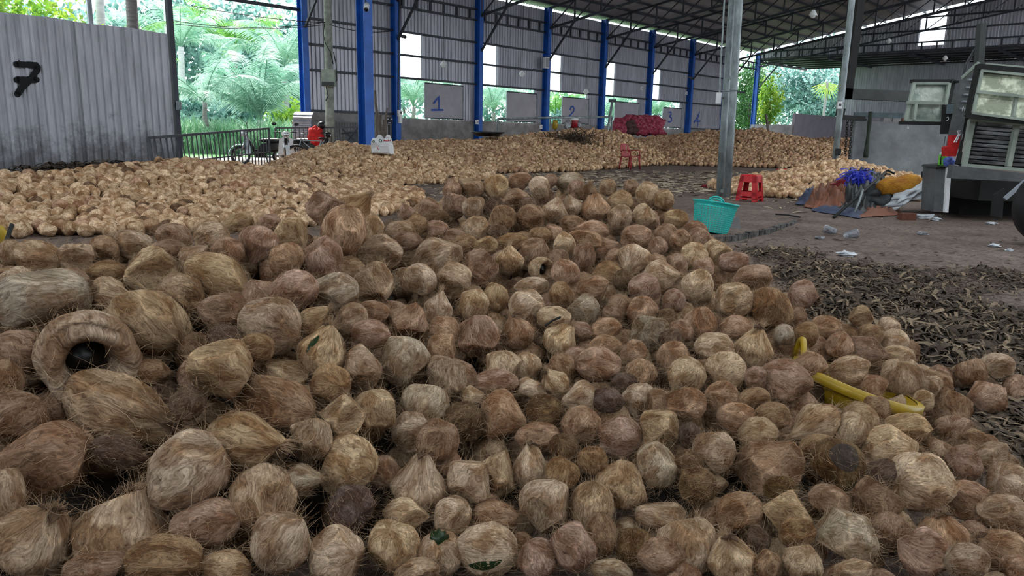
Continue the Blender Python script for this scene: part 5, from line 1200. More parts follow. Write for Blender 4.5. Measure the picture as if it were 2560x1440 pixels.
# bundle of blue plastic strips over a maroon cloth
bc = onY(2143, 444, 12.9); bl = thing('strip_bundle', bc - Zv * .2, 'bundle of bright blue plastic strips on the tarpaulins', 'strip bundle')
mb = MB(); r_ = random.Random(3)
for i in range(190):
    d = Vector((r_.gauss(0, 1), r_.gauss(0, 1), r_.gauss(.4, 1))).normalized(); L_ = r_.uniform(.14, .26); a = d.orthogonal().normalized() * .012; p = V3(bc) + Vector((r_.uniform(-.1, .1), r_.uniform(-.05, .05), r_.uniform(-.1, .06)))
    m1 = p + d * L_ * .6 + Vector((0, 0, .02)); e = p + d * L_ + Vector((r_.uniform(-.05, .05), 0, -.05)); mb.add([p - a, p + a, m1 + a, m1 - a, e + a, e - a], [(0, 1, 2, 3), (3, 2, 4, 5)])
s_ = mb.build('strips', 'blue_strips', bl); s_['kind'] = 'stuff'
MB().ball(bc - Zv * .03, (.3, .22, .26), 14, 9, None, .3, 2).build('bundle_core', 'blue_strips', bl, True)
lump('maroon_cloth', 2122, 452, 13.0, (.55, .3, .13), 'maroon', 'maroon cloth under the bundle of blue strips', 'cloth', 4, -.35, .7)
# rods
def rod(name, pts, r, mat, label, cat='rod'):
    return tag(MB().tube(pts, r, 7).build(name, mat, None, True, at=pts[0]), label, cat)
ra, rb = ground(2084, 546), onY(2214, 430, 12.6)
o = thing('black_rod', ra, 'long black iron rod with forked tip leaning over the tarpaulins', 'rod')
MB().tube([ra + Zv * .015, rb], .022, 7).build('shaft', 'dark', o, True); MB().tube([rb, onY(2219, 426, 12.6), onY(2236, 434, 12.6)], .018, 6).build('hook', 'dark', o, True); MB().tube([onY(2210, 434, 12.6), onY(2226, 436, 12.6)], .014, 6).build('prong', 'dark', o, True)
rod('pale_rod', [ground(2135, 539) + Zv * .02, onY(2148, 505, 11.3), onY(2157, 474, 11.6)], .017, 'galv', 'short pale curved rod standing beside the black rod')
rod('pale_batten', [ground(2192, 527) + Zv * .05, onY(2255, 512, 11.2)], .022, 'silver', 'pale batten lying below the white woven sack', 'batten')

# ---- the old truck on the right
def quad_panel(name, pts, th, mat, parent):
    return MB().panel([onY(*p) for p in pts], th, (0.1, 1, 0)).build(name, mat, parent)
def bar(name, a, b, wpx, mat, parent, depth=.05):
    A, B = onY(*a), onY(*b); return MB().beam(A, B, depth, wpx / F * (a[2] + b[2]) / 2, up=(0, 0, 1) if abs(B[2] - A[2]) < abs(B[0] - A[0]) else (1, 0, 0)) .build(name, mat, parent)
def vbar(name, a, b, wpx, mat, parent, depth=.05):
    A, B = onY(*a), onY(*b); return MB().beam(A, B, wpx / F * (a[2] + b[2]) / 2, depth, up=(0, 1, 0)).build(name, mat, parent)
TY = 10.2
tk = thing('truck', floorz(onY(2500, 520, TY)), 'old grey truck with dented foil panels and a louvred side', 'truck')
quad_panel('bed_rail', [(2384, 413, TY), (2384, 446, TY), (2640, 458, TY - .5), (2640, 443, TY - .5)][::-1], .12, 'truck', tk)
quad_panel('rail_bracket', [(2378, 446, TY - .01), (2407, 449, TY - .01), (2433, 434, TY - .01), (2384, 412, TY - .01)], .14, 'truck', tk)
# louvred lower panel
vbar('louvre_frame', (2430, 299, TY), (2409, 411, TY), 14, 'frame', tk, .06)
vbar('louvre_frame', (2543, 306, TY - .2), (2520, 416, TY - .2), 11, 'frame', tk, .06)
bar('louvre_frame', (2404, 412, TY), (2640, 432, TY - .4), 8, 'frame', tk, .07)
bar('louvre_frame', (2424, 299, TY), (2640, 318, TY - .4), 7, 'frame', tk, .06)
for k in range(10):
    t = (k + .5) / 10; y = 303 + 104 * t; xl = 2434 - 20 * t; xr = 2536 - 18 * t
    A, B = onY(xl, y, TY + .05), onY(xr, y + 7.5, TY - .12); hh = 7.2 / F * TY
    MB().hexa([A + (0, .05, -hh * .5), B + (0, .05, -hh * .5), B + (0, .06, -hh * .5), A + (0, .06, -hh * .5)], [A + (0, .015, hh * .5), B + (0, .015, hh * .5), B + (0, .025, hh * .5), A + (0, .025, hh * .5)]).build('louvre_slat', 'louvre', tk)
    A, B = onY(2547 - 18 * t, y + 8.5, TY - .12), onY(2640, y + 16, TY - .35)
    MB().hexa([A + (0, .05, -hh * .5), B + (0, .05, -hh * .5), B + (0, .06, -hh * .5), A + (0, .06, -hh * .5)], [A + (0, .015, hh * .5), B + (0, .015, hh * .5), B + (0, .025, hh * .5), A + (0, .025, hh * .5)]).build('louvre_slat', 'louvre', tk)
quad_panel('inner_panel', [(2420, 300, TY + .2), (2400, 416, TY + .2), (2640, 436, TY - .2), (2640, 310, TY - .2)], .03, 'dark', tk)
# upper foil panel on its black awning frame
def foil_panel(parent_name, c, Y0, Y1, fmat, label, rail, stub, up_strip=True):
    (tlx, tly), (trx, try_), (brx, bry), (blx, bly) = c
    f = MB().panel([onY(tlx, tly, Y0 + .02), onY(trx, try_, Y1 + .02), onY(brx, bry, Y1 - .12), onY(blx, bly, Y0 - .12)], .03, (0, 1, 0)).build('foil_panel', fmat, tk)
    if label: f['label'] = label
    e = [((tlx, tly, Y0), (trx, try_, Y1)), ((blx, bly, Y0 - .12), (brx, bry, Y1 - .12))]
    for a, b in e:
        bar('panel_frame', (a[0], a[1], a[2] - .03), (b[0], b[1], b[2] - .03), 6, 'frame', tk, .04)
    for a, b in (((tlx, tly, Y0), (blx, bly, Y0 - .12)), ((trx, try_, Y1), (brx, bry, Y1 - .12))):
        vbar('panel_frame', (a[0] + 2, a[1], a[2] - .03), (b[0] + 2, b[1], b[2] - .03), 7, 'frame', tk, .04)
    bar('panel_rail', *rail, 7, 'frame', tk, .05); vbar('panel_rail', *stub, 6, 'frame', tk, .05)
foil_panel('upper', [(2452, 176), (2650, 196), (2630, 308), (2430, 282)], TY - .05, TY - .5, 'foil', 'bright dented foil panel', ((2443, 229, TY - .16), (2640, 250, TY - .6)), ((2540, 243, TY - .35), (2532, 293, TY - .42)))
bar('awning_frame', (2446, 166, TY - .05), (2650, 186, TY - .5), 12, 'dark', tk, .09); bar('awning_frame', (2416, 288, TY - .15), (2650, 314, TY - .6), 13, 'dark', tk, .09)
vbar('awning_frame', (2449, 162, TY - .02), (2421, 290, TY - .15), 11, 'dark', tk, .1); bar('awning_frame', (2464, 161, TY - .1), (2650, 176, TY - .5), 6, 'frame', tk, .05)
# the smaller awning panel further along
foil_panel('lower', [(2283, 208), (2371, 208), (2354, 302), (2262, 301)], TY + .9, TY + .9, 'foil2', 'dull dented foil panel', ((2268, 256, TY + .78), (2359, 258, TY + .78)), ((2289, 260, TY + .76), (2284, 300, TY + .72)))
bar('awning_frame', (2278, 203, TY + .95), (2380, 203, TY + .95), 8, 'dark', tk, .09); bar('awning_frame', (2250, 307, TY + .75), (2358, 309, TY + .75), 8, 'dark', tk, .09)
vbar('awning_frame', (2380, 201, TY + .95), (2356, 310, TY + .78), 10, 'dark', tk, .1)
bar('awning_arm', (2380, 206, TY + .97), (2446, 200, TY + .3), 5, 'dark', tk, .04); bar('awning_arm', (2357, 308, TY + .8), (2425, 300, TY + .3), 6, 'dark', tk, .04)
vbar('hanging_bolt', (2271, 312, TY + .75), (2270, 322, TY + .75), 3, 'white', tk, .02)
# ladder-like side post, rungs, struts
quad_panel('side_post', [(2404, 198, TY + .35), (2368, 372, TY + .25), (2400, 372, TY + .25), (2428, 198, TY + .35)], .06, 'truck', tk)
vbar('corner_post', (2436, 290, TY + .1), (2400, 412, TY + .05), 17, 'dark', tk, .1)
for k, (x, y) in enumerate(((2428, 199), (2424, 218), (2418, 236), (2413, 253), (2408, 271))): bar('rung', (x - 8, y, TY + .3), (x + 12, y + .5, TY + .3), 4, 'silver', tk, .03)
vbar('upright', (2454, 60, TY + .15), (2447, 165, TY + .1), 14, 'gloom', tk, .1)
bar('strut', (2449, 157, TY + .05), (2407, 195, TY + .3), 7, 'frame', tk, .05)
MB().tube([onY(2458, 114, TY + .1), onY(2437, 124, TY + .2), onY(2416, 160, TY + .28), (onY(2408, 192, TY + .3))], .02, 7).build('grab_pipe', 'bars', tk, True)
quad_panel('name_board', [(2358, 262, TY + .62), (2352, 335, TY + .62), (2440, 335, TY + .5), (2446, 262, TY + .5)], .03, 'dark', tk)
quad_panel('blue_plate', [(2369, 261, TY + .55), (2365, 284, TY + .55), (2386, 284, TY + .55), (2388, 262, TY + .55)], .02, 'slate', tk)
def letters(paths, Y, wd, name='letters'):
    strokes(paths, wd, name, 'white', tk, (0, -1, 0), .004, lambda x, y: onY(x, y, Y))['label'] = 'white painted letters, partly hidden'
letters([[(2367, 294), (2370, 293), (2371, 299), (2367, 301)], [(2376, 301), (2374, 295)], [(2374, 295), (2378, 292)]], TY + .6, .012)
letters([[(2408, 267), (2405, 277)], [(2415, 271), (2412, 272), (2411, 277), (2415, 279)]], TY + .28, .012)
# underside, wheel, mudguard
MB().box(onY(2560, 470, TY + .9) + np.array([.3, .4, 0]), (2.4, 1.6, .34)).build('chassis', 'dark', tk)
MB().box(onY(2520, 500, TY + 1.7) + np.array([.4, .2, -.12]), (2.6, .9, .5)).build('axle_housing', 'dark', tk)
wc = np.array([*ground(2622, 612)[:2], .43]); wc = np.array([wc[0], wc[1], .43])
MB().lathe([(.22, -.13), (.36, -.14), (.42, -.1), (.43, 0), (.42, .1), (.36, .14), (.22, .13)], wc, 32, Matrix.Rotation(PI / 2, 3, 'X') @ Matrix.Rotation(0, 3, 'Y')).build('wheel', 'rubber', tk, True)
MB().lathe([(0, .06), (.1, .07), (.2, .04), (.225, .1)], wc, 24, Matrix.Rotation(PI / 2, 3, 'X')).build('hub', 'truck', tk, True)
quad_panel('mudflap', [(2512, 470, 9.4), (2483, 488, 9.4), (2478, 540, 9.4), (2506, 546, 9.4)], .03, 'dark', tk)
vbar('mudguard_strut', (2564, 452, 9.2), (2512, 497, 9.2), 9, 'silver', tk, .03)
# tool box hanging at the corner
tbx = thing('tool_box', floorz(onY(2350, 530, 10.9)), 'tall dark box with a white front edge below the truck corner', 'box')
P4 = [onY(2340, 417, 11.0), onY(2380, 418, 10.9), onY(2366, 529, 10.75), onY(2334, 529, 10.9)]
MB().panel(P4, .35, (0, 1, 0)).build('box_body', 'truck', tbx)
MB().panel([onY(2369, 419, 10.86), onY(2379, 418, 10.86), onY(2371, 531, 10.7), onY(2362, 531, 10.7)], .05, (0, 1, 0)).build('edge_strip', 'white', tbx)
MB().panel([onY(2340, 413, 11.0), onY(2386, 410, 10.9), onY(2386, 416, 10.86), onY(2336, 419, 10.9)], .36, (0, 1, 0)).build('lid', 'dark', tbx)
jb = onY(2355, 414, 10.98); j = thing('water_jug', jb, 'lime green jug with a white cap on the dark box', 'jug')
MB().lathe([(0, .0), (.055, .0), (.058, .02), (.058, .08), (.053, .085), (.058, .09), (.058, .15), (.05, .165)], jb, 18).build('jug_body', 'lime', j, True); MB().lathe([(.052, .16), (.052, .185), (.03, .19), (0, .19)], jb, 18).build('cap', 'white', j, True)
MB().tube([jb + (-.05, -.05, .02), jb + (-.062, -.05, .1), jb + (-.03, -.03, .25), jb + (.02, .05, .42)], .006, 5).build('strap', 'blackplastic', j, True)
o = thing('red_bag', onY(2382, 391, 10.75), 'red cloth bag with white straps hanging at the truck corner', 'bag')
mb = MB(); P = [(2379, 338), (2401, 338), (2398, 362), (2390, 391), (2363, 391), (2362, 368), (2376, 365)]
A = [onY(x, y, 10.38) for x, y in P]; Bk = [p + np.array([.01, .1, 0]) for p in A]; k = len(P); mb.add(A + Bk, [tuple(reversed(range(k))), tuple(range(k, 2 * k))] + [(i, (i + 1) % k, k + (i + 1) % k, k + i) for i in range(k)]); mb.build('cloth', 'redcloth', o)
for dx in (0, 5): MB().beam(onY(2385 + dx, 356, 10.34), onY(2397 + dx * .5, 335, 10.34), .02, .008).build('strap', 'white', o)
MB().tube([onY(2398, 338, 10.4), onY(2399, 328, 10.4), onY(2399, 325, 10.4)], [.025, .03, .03], 8).build('bottle_top', 'glassy', o, True)
o = lump('blue_cloth', 2373, 403, 10.72, (.15, .12, .13), 'bluecup', 'crumpled blue plastic bag between jug and truck', 'bag', 6, .2, .5)

# ---- litter one can count
def cup(px, py, label, tilt, s=1.0):
    g = ground(px, py); o = thing('plastic_cup', g, label, 'cup', 'clear plastic cups on the floor'); R = Matrix.Rotation(1.45, 3, 'Y'); R = Matrix.Rotation(tilt, 3, 'Z') @ R
    MB().lathe([(0, 0), (.028 * s, 0), (.042 * s, .11 * s), (.045 * s, .11 * s), (.04 * s, .108 * s), (.027 * s, .006)], g + Zv * .044 * s, 16, R).build('cup', 'glassy', o, True)
cup(2088, 590, 'clear plastic cup on the dirt, left of its pair', 2.2, 1.2); cup(2112, 601, 'clear plastic cup on the dirt, right of its pair', .3, 1.3)
def scrap(px, py, w_, mat, label, seed, cat='scrap'):
    g = ground(px, py); s_ = w_ / F * ((g - EYE) @ FW)
    o = MB().ball(g + Zv * s_ * .12, (s_, s_ * .8, s_ * .3), 14, 9, None, 1.0, seed).build('litter_scrap', mat, None, False, at=g); tag(o, label, cat)
scrap(2486, 617, 26, 'whitebag', 'crumpled white paper on the bare dirt at the right', 3); scrap(2522, 627, 18, 'whitebag', 'thin white scrap beside the crumpled paper', 5)
scrap(2118, 640, 40, 'whitebag', 'flat pinkish white scrap at the edge of the husk litter', 7); scrap(2305, 587, 26, 'glassy', 'flat clear lid on the dirt before the truck', 9)
scrap(2050, 597, 22, 'glassy', 'flat clear scrap left of the plastic cups', 11); scrap(2310, 547, 45, 'whitebag', 'crumpled white bag beside the red brick', 13); scrap(2336, 551, 28, 'whitebag', 'small crumpled white bag right of the larger one', 17)
scrap(2118, 790, 24, 'glassy', 'shiny plastic scrap among the husk shreds', 19); scrap(2478, 561, 24, 'whitebag', 'white scrap in the shadow under the truck', 23); scrap(1766, 469, 26, 'maroon', 'dark red rag on the floor left of the twin poles', 27, 'rag')
g = ground(2266, 550); tag(MB().box(g + Zv * .05, (.22, .11, .1), .1).build('brick', 'brick', None, at=g), 'single red brick on the dirt below the sacks', 'brick')
for i, (a, b, lb) in enumerate((((2318, 556), (2352, 541), 'pale stick beside the crumpled white bag'), ((2240, 546), (2262, 551), 'thin pale stick left of the red brick'), ((2000, 552), (1938, 546), 'dark twig on the raised slab'))):
    A, B = ground(*a) + Zv * (.02 if i < 2 else .05), ground(*b) + Zv * (.02 if i < 2 else .06); tag(MB().tube([A, (A + B) / 2 + Zv * .01, B], .012, 5).build('stick', 'wood' if i < 2 else 'dark', None, at=A), lb, 'stick')

# ---- grey bar fence before the entrance
def fence(pa, pb, ya, yb, nb, label, midpx):
    A, B = ground(*pa), ground(*pb); ta, tb_ = onY(ya[0], ya[1], A[1]), onY(yb[0], yb[1], B[1])
    o = thing('bar_fence', (A + B) / 2, label, 'fence', 'grey bar fence panels')
    MB().beam(ta, tb_, .045, .05).build('top_rail', 'bars', o); ma, mb_ = onY(*midpx[0], A[1]), onY(*midpx[1], B[1]); MB().beam(ma, mb_, .03, .03).build('mid_rail', 'bars', o)
    for k in range(nb + 1):
        t = k / nb; p = A + (B - A) * t; q = ta + (tb_ - ta) * t; wd = .045 if k in (0, nb) else .022
        MB().beam(p, q, wd, wd, up=(0, 1, 0)).build('bar', 'bars', o)
fence((392, 464), (676, 424), (371, 345), (672, 321), 29, 'grey bar fence panel leaning before the palms', ((385, 412), (674, 380)))
fence((690, 409), (965, 412), (688, 320), (963, 318), 28, 'grey bar fence panel in front of the motorbikes', ((689, 376), (964, 371)))
A, B = sl(-3.9, .35), sl(-.6, .35); o = thing('bar_fence', (A + B) / 2, 'spare bar fence panel leaning on the concrete base behind the utility pole', 'fence', 'grey bar fence panels')
MB().beam(A + Zv * 1.5, B + Zv * 1.35, .04, .05).build('top_rail', 'bars', o)
for k in range(26):
    p = A + (B - A) * k / 25; MB().beam(p, p + Zv * (1.5 - .15 * k / 25) - WN * .12, .02, .02, up=WD).build('bar', 'bars', o)

# ---- motorbikes
def wheel(parent, x, r, local=True, name='wheel'):
    w_ = MB().torus((x, 0, r), r - .035, .04, (0, 1, 0), 26, 6).build(name, 'rubber', parent, True, local=local)
    mb = MB().torus((x, 0, r), r - .075, .012, (0, 1, 0), 26, 5)
    for k in range(12): a = 2 * PI * k / 12; mb.tube([(x, .02 * (-1) ** k, r), (x + (r - .07) * math.cos(a), 0, r + (r - .07) * math.sin(a))], .004, 3)
    mb.tube([(x, -.06, r), (x, .06, r)], .045, 10); mb.build('rim', 'chrome', w_, local=True); return w_
def motorbike(base, yaw, shell, label, shirt=False):
    o = thing('motorbike', base, label, 'motorbike', 'motorbikes by the entrance'); o.rotation_euler = (0, 0, yaw)
    wheel(o, .62, .29, name='front_wheel'); wheel(o, -.6, .29, name='rear_wheel')
    for sy in (-1, 1): MB().tube([(.62, sy * .075, .29), (.5, sy * .075, .68), (.44, sy * .05, .9)], .022, 7).build('fork', 'chrome', o, True, local=True)
    mb = MB()
    for i in range(9):
        a = -.35 + 2.3 * i / 8
        mb.v += [(.62 + .34 * math.cos(a), -.06, .29 + .34 * math.sin(a)), (.62 + .36 * math.cos(a), 0, .29 + .36 * math.sin(a)), (.62 + .34 * math.cos(a), .06, .29 + .34 * math.sin(a))]
    mb.f = [(3 * i + j, 3 * i + j + 1, 3 * i + j + 4, 3 * i + j + 3) for i in range(8) for j in range(2)]; mb.build('front_fender', shell, o, True, local=True)
    for sy in (-1, 1):
        MB().hexa([(.42, sy * .05, .32), (.30, sy * .24, .30), (.34, sy * .25, .33), (.47, sy * .06, .35)], [(.40, sy * .05, .88), (.36, sy * .20, .80), (.39, sy * .20, .82), (.45, sy * .05, .9)]).build('leg_shield', shell, o, local=True)
        MB().hexa([(-.55, sy * .06, .50), (.1, sy * .1, .36), (.12, sy * .14, .4), (-.58, sy * .12, .54)], [(-.72, sy * .06, .74), (.02, sy * .09, .66), (.04, sy * .13, .64), (-.74, sy * .11, .70)]).build('side_cowl', 'blackplastic', o, local=True)
    MB().tube([(.42, 0, .85), (.2, 0, .45), (-.1, 0, .42), (-.55, 0, .5)], .05, 8).build('frame', 'dark', o, True, local=True)
    MB().box((.05, 0, .33), (.34, .2, .2)).build('engine', 'dark', o, local=True)
    mb = MB().ball((-.3, 0, .76), (.74, .25, .15), 16, 8); mb.build('seat', 'blackplastic', o, True, local=True)
    MB().ball((.47, 0, .96), (.2, .26, .2), 14, 9).build('headlight_cowl', shell, o, True, local=True); MB().ball((.555, 0, .95), (.06, .15, .13), 12, 8).build('headlight', 'chrome', o, True, local=True)
    MB().tube([(.28, -.34, 1.02), (.38, -.2, 1.03), (.42, 0, .98), (.38, .2, 1.03), (.28, .34, 1.02)], .016, 7).build('handlebar', 'blackplastic', o, True, local=True)
    for sy in (-1, 1):
        m_ = MB().ball((.40, sy * .33, 1.27), (.03, .15, .10), 12, 7).build('mirror', 'blackplastic', o, True, local=True); MB().tube([(.36, sy * .24, 1.03), (.40, sy * .3, 1.22)], .008, 5).build('stalk', 'blackplastic', m_, True, local=True)
    MB().tube([(.0, -.14, .26), (-.3, -.16, .25), (-.7, -.17, .33)], [.025, .04, .045], 9).build('exhaust', 'chrome', o, True, local=True)
    MB().beam((-.1, .12, .28), (-.22, .3, .0), .025, .02).build('kickstand', 'dark', o, local=True)
    MB().box((-.68, 0, .5), (.22, .12, .06), R=Matrix.Rotation(.5, 3, 'Y')).build('rear_fender', 'blackplastic', o, local=True)
    if shirt: 
        pass
    return o
mp1 = floorz(onY(655, 400, 23.4)); motorbike(mp1, math.radians(200), 'silver', 'silver motorbike with its front wheel to the left')
mp2 = floorz(onY(714, 400, 23.6)); motorbike(mp2, math.radians(-68), 'white', 'white motorbike facing the fence with a white leg shield')
mp3 = floorz(onY(786, 400, 24.8)); mk = motorbike(mp3, math.radians(8), 'blackplastic', 'black motorbike with a red rain coat over its bars')
Rm = Matrix.Rotation(math.radians(8), 3, 'Z')
q = V3(mp3) + Rm @ Vector((.36, 0, 1.12))
o = MB().ball(V3(mp3) + Rm @ Vector((.1, -.15, .92)), (.5, .3, .55), 16, 12, None, .5, 3).build('rain_coat', 'redcloth', None, True, at=V3(mp3) + Vector((0, 0, .7))); tag(o, 'red rain coat hung over the black motorbike', 'coat')
o = MB().ball(q + Vector((-.1, 0, .14)), (.27, .25, .26), 16, 10).build('helmet', 'blackplastic', None, True, at=q); tag(o, 'black helmet resting on the black motorbike', 'helmet')
# bicycle wheel side-on at the fence
bp_ = floorz(onY(742, 400, 23.2)); bi = thing('bicycle', bp_, 'old bicycle seen side-on behind the fence', 'bicycle'); bi.rotation_euler = (0, 0, math.radians(12))
wheel(bi, 0, .33, name='front_wheel'); wheel(bi, 1.02, .33, name='rear_wheel')
for a, b in (((0, 0, .33), (.17, 0, .86)), ((.2, 0, .75), (.62, 0, .38)), ((.62, 0, .38), (.75, 0, .82)), ((.2, 0, .78), (.74, 0, .78)), ((.62, 0, .38), (1.02, 0, .33)), ((.75, 0, .8), (1.02, 0, .33))): MB().tube([a, b], .015, 6).build('frame_tube', 'silver', bi, True, local=True)
MB().tube([(.28, -.28, .98), (.17, -.1, 1.0), (.17, .1, 1.0), (.28, .28, .98)], .013, 6).build('handlebar', 'chrome', bi, True, local=True); MB().ball((.78, 0, .86), (.26, .15, .07), 12, 6).build('saddle', 'blackplastic', bi, True, local=True)
# curved loose sheet leaning at the column
sc0 = onY(757, 340, 26.0); mb = MB(); n = 46; rows = []
for i in range(n + 1):
    t = i / n; ang = t * 1.9; c_ = V3(onY(757, 345, 26.2)); r_ = .72 + .016 * (1 if i % 4 in (1, 2) else -1)
    rows.append((r_ * (1 - math.cos(ang)) * .5 + .1, r_ * math.sin(ang) - .35 + .55 * (t if ang > 1.57 else 0) * 0))
b_ = floorz(onY(757, 396, 26.2)); zb0 = onY(757, 348, 26.2)[2]
for i in range(n + 1):
    t = i / n; z = .15 + 1.42 * min(1, t * 1.25) + (.16 * math.sin((t - .8) / .2 * PI / 2) if t > .8 else 0); y = 26.2 + (.0 if t < .6 else ((t - .6) / .4) ** 2 * .55); rp_ = .018 * (1 if i % 4 in (1, 2) else -1)
    mb.v += [(b_[0] - .33, y + rp_, z), (b_[0] + .30, y + .1 + rp_, z)]
mb.f = [(2 * i, 2 * i + 1, 2 * i + 3, 2 * i + 2) for i in range(n)]
o = thing('loose_sheet', floorz((b_[0], 26.2, 0)), 'curved loose ribbed metal sheet leaning below the corner column', 'metal sheet'); mb.build('sheet', M['white'] if False else 'sheet', o)

# ---- utility pole with meter
up0 = floorz(onY(826, 380, 26.5)); o = thing('utility_pole', up0, 'old round concrete utility pole with a meter box and wires', 'utility pole')
ptop = onY(819, 0, 26.5); pd = (ptop - onY(826, 340, 26.5)); pd = pd / pd[2]; bs = onY(826, 340, 26.5); bs = bs - pd * bs[2]
MB().tube([bs, bs + pd * 2, bs + pd * 5, bs + pd * 7.3], [.17, .155, .135, .12], 14).build('shaft', 'pole', o, True)
q = onY(822, 195, 26.25); MB().box(q, (.46, .24, .56)).build('meter_case', 'frame', o); MB().box(q + (0, -.13, -.2), (.42, .06, .14)).build('meter_window', 'blackplastic', o); MB().box(q + (0, -.14, -.04), (.46, .05, .05)).build('case_lip', 'frame', o)
for k, pts in enumerate(([(811, 60), (808, 85), (814, 110), (826, 130), (833, 160)], [(834, 130), (840, 160), (842, 200), (832, 218)], [(815, 215), (820, 240), (814, 252)])):
    MB().tube([onY(x, y, 26.3) for x, y in pts], .018, 5).build('wire', 'cable', o, True)
for k, (p1, p2, sag) in enumerate((((437, 52), (815, 55), 14), ((437, 60), (812, 62), 10), ((480, 14), (815, 57), 6), ((812, 57), (985, 77), 10))):
    A, B = onY(*p1, 26.4), onY(*p2, 26.4); MB().tube([A + (B - A) * t / 10 - Zv * (sag / 70 * 4 * (t / 10) * (1 - t / 10)) for t in range(11)], .012, 4).build('overhead_wire', 'cable', o)
# things along the rear wall
def at_wall(px, py, lat): return on_wall(px, py, lat)
q = on_wall(1001, 293, .38); o = thing('switch_cabinet', q, 'white switch boxes on the column left of board one', 'switch box')
MB().box(on_wall(999, 283, .38), (.2, .12, .26), math.atan2(WD[1], WD[0])).build('box', 'white', o); MB().box(on_wall(1000, 299, .38), (.16, .12, .3), math.atan2(WD[1], WD[0])).build('box', 'white', o)
MB().box(on_wall(1002, 282, .43), (.1, .05, .1), math.atan2(WD[1], WD[0])).build('screen', 'bars', o)
MB().tube([on_wall(996, 278, .36), on_wall(997, 180, .36), on_wall(998, 60, .36), on_wall(999, 2, .36)], .025, 5).build('cable', 'cable', o)
q = on_wall(1365, 157, .4); o = thing('junction_box', q, 'white box fixed high on the third column of the rear wall', 'box'); MB().box(q, (.32, .2, .55), math.atan2(WD[1], WD[0])).build('case', 'white', o); MB().box(q + WN * .11, (.26, .02, .46), math.atan2(WD[1], WD[0])).build('door', 'board', o)
for (x, y), lb in zip(((1604, 221), (1716, 233), (1192, 305), (1352, 317)), ('first column right of board two', 'second column right of board two', 'column right of board one', 'column beside board two, near its foot')):
    q = on_wall(x, y, .38); o = thing('socket_box', q, 'small white socket box on the ' + lb, 'socket box'); MB().box(q, (.14, .1, .2), math.atan2(WD[1], WD[0])).build('case', 'white', o); MB().box(q + WN * .055, (.08, .012, .1), math.atan2(WD[1], WD[0])).build('cover', 'board', o)
def cctv(q, dirv, label):
    o = thing('security_camera', q, label, 'camera'); d = Vector(dirv).normalized(); p = V3(q)
    MB().tube([p, p + d * .28], .07, 12).build('camera_body', 'white' if 'column' in label else 'bars', o, True); MB().tube([p + d * .28, p + d * .31], .055, 12).build('lens', 'blackplastic', o, True)
    MB().tube([p + d * .08, p + d * .02 - Vector((.05, -.08, -.12))], .022, 6).build('bracket', 'bars', o, True)
cctv(on_wall(1000, 89, .5), (.9, -.5, -.25), 'grey security camera beside the first white wall opening')
cctv(onY(917, 12, pc[1] - .3), (.1, -.8, -.5), 'white security camera on the free standing blue column')
cctv(on_wall(1721, 193, .5), (.9, -.4, -.3), 'dark security camera before the corrugated 4')
# weighing scale head, planks, white bag, handcart
q0 = floorz(onY(972, 395, 23.5)); o = thing('weighing_scale', q0, 'black display of a weighing scale on a pole', 'scale')
MB().tube([q0, onY(972, 312, 23.5)], .03, 8).build('pole', 'blackplastic', o, True); MB().box(onY(974, 301, 23.4), (.17, .1, .2)).build('display', 'blackplastic', o); 
for dx in (-4, 5): MB().box(onY(974 + dx, 298, 23.32), (.05, .03, .03)).build('lamp', 'chrome', o)
MB().box(onY(974, 307, 23.33), (.08, .02, .03)).build('keypad', 'chrome', o); MB().box(q0 + Zv * .06, (.5, .6, .1)).build('platform', 'dark', o)
for i, (a, b, wd, lb) in enumerate((((939, 226), (945, 395), .16, 'tall weathered post leaning behind the white bag'), ((951, 285), (955, 395), .2, 'short pale plank behind the white bag'), ((966, 270), (960, 395), .12, 'split grey branch post behind the white bag'), ((958, 300), (964, 395), .1, 'thin grey plank beside the weighing scale'))):
    A, B = onY(*a, 24.8 + .15 * i), floorz(onY(*b, 24.6 + .15 * i)); mb = MB(); pts = [B + (A - B) * t / 6 + np.array([.03 * math.sin(t * 2 + i), 0, 0]) for t in range(7)]; mb.tube(pts, [wd * .5 * (1 - .08 * t) for t in range(7)], 7); tag(mb.build('timber_post', 'wood', None, False, at=B), lb, 'post')
for k, (x0, y0, x1, y1) in enumerate(((966, 270, 972, 262), (966, 276, 955, 268), (940, 240, 936, 232))): pass
bq = onY(957, 383, 17.9); o = thing('white_bag', bq, 'white woven fertiliser bag with a green emblem on the pale heap', 'bag')
mb = MB(); n = 12; prof = [(-.24, .0), (-.26, .12), (-.25, .26), (-.22, .34), (-.14, .36), (-.08, .44), (-.02, .37), (.06, .36), (.12, .46), (.17, .36), (.2, .2), (.22, .02)]
for y_ in (-.12, .14): mb.v += [(bq[0] + x + (.03 if y_ > 0 else 0), bq[1] + y_ + .05 * math.sin(i * 2), bq[2] + z - .02 - .08 * x) for i, (x, z) in enumerate(prof)]
k = len(prof); mid = [(bq[0] + x * .85, bq[1] - .16 + .04 * math.sin(i * 1.7), bq[2] + z * .75 + .02) for i, (x, z) in enumerate(prof)]; mb.v += mid + [(bq[0], bq[1] - .19, bq[2] + .17)]
mb.f = [tuple(range(k, 2 * k))[::-1]] + [(i, k + i, k + (i + 1) % k, (i + 1) % k) for i in range(k)] + [(i, (i + 1) % k, 2 * k + (i + 1) % k, 2 * k + i) for i in range(k)] + [(2 * k + i, 2 * k + (i + 1) % k, 3 * k) for i in range(k)]
mb.build('bag_body', 'white', o)
face = lambda x, y: onY(x, y + 3, 17.66)
fm = pm('green_print', (.03, .10, .06), .7); 
c = face(951, 349); mb = MB().torus(c, .028, .011, (0, 1, 0), 18, 5); mb.build('emblem', fm, o); MB().torus(face(934, 351), .02, .009, (0, 1, 0), 14, 5).build('emblem', fm, o)
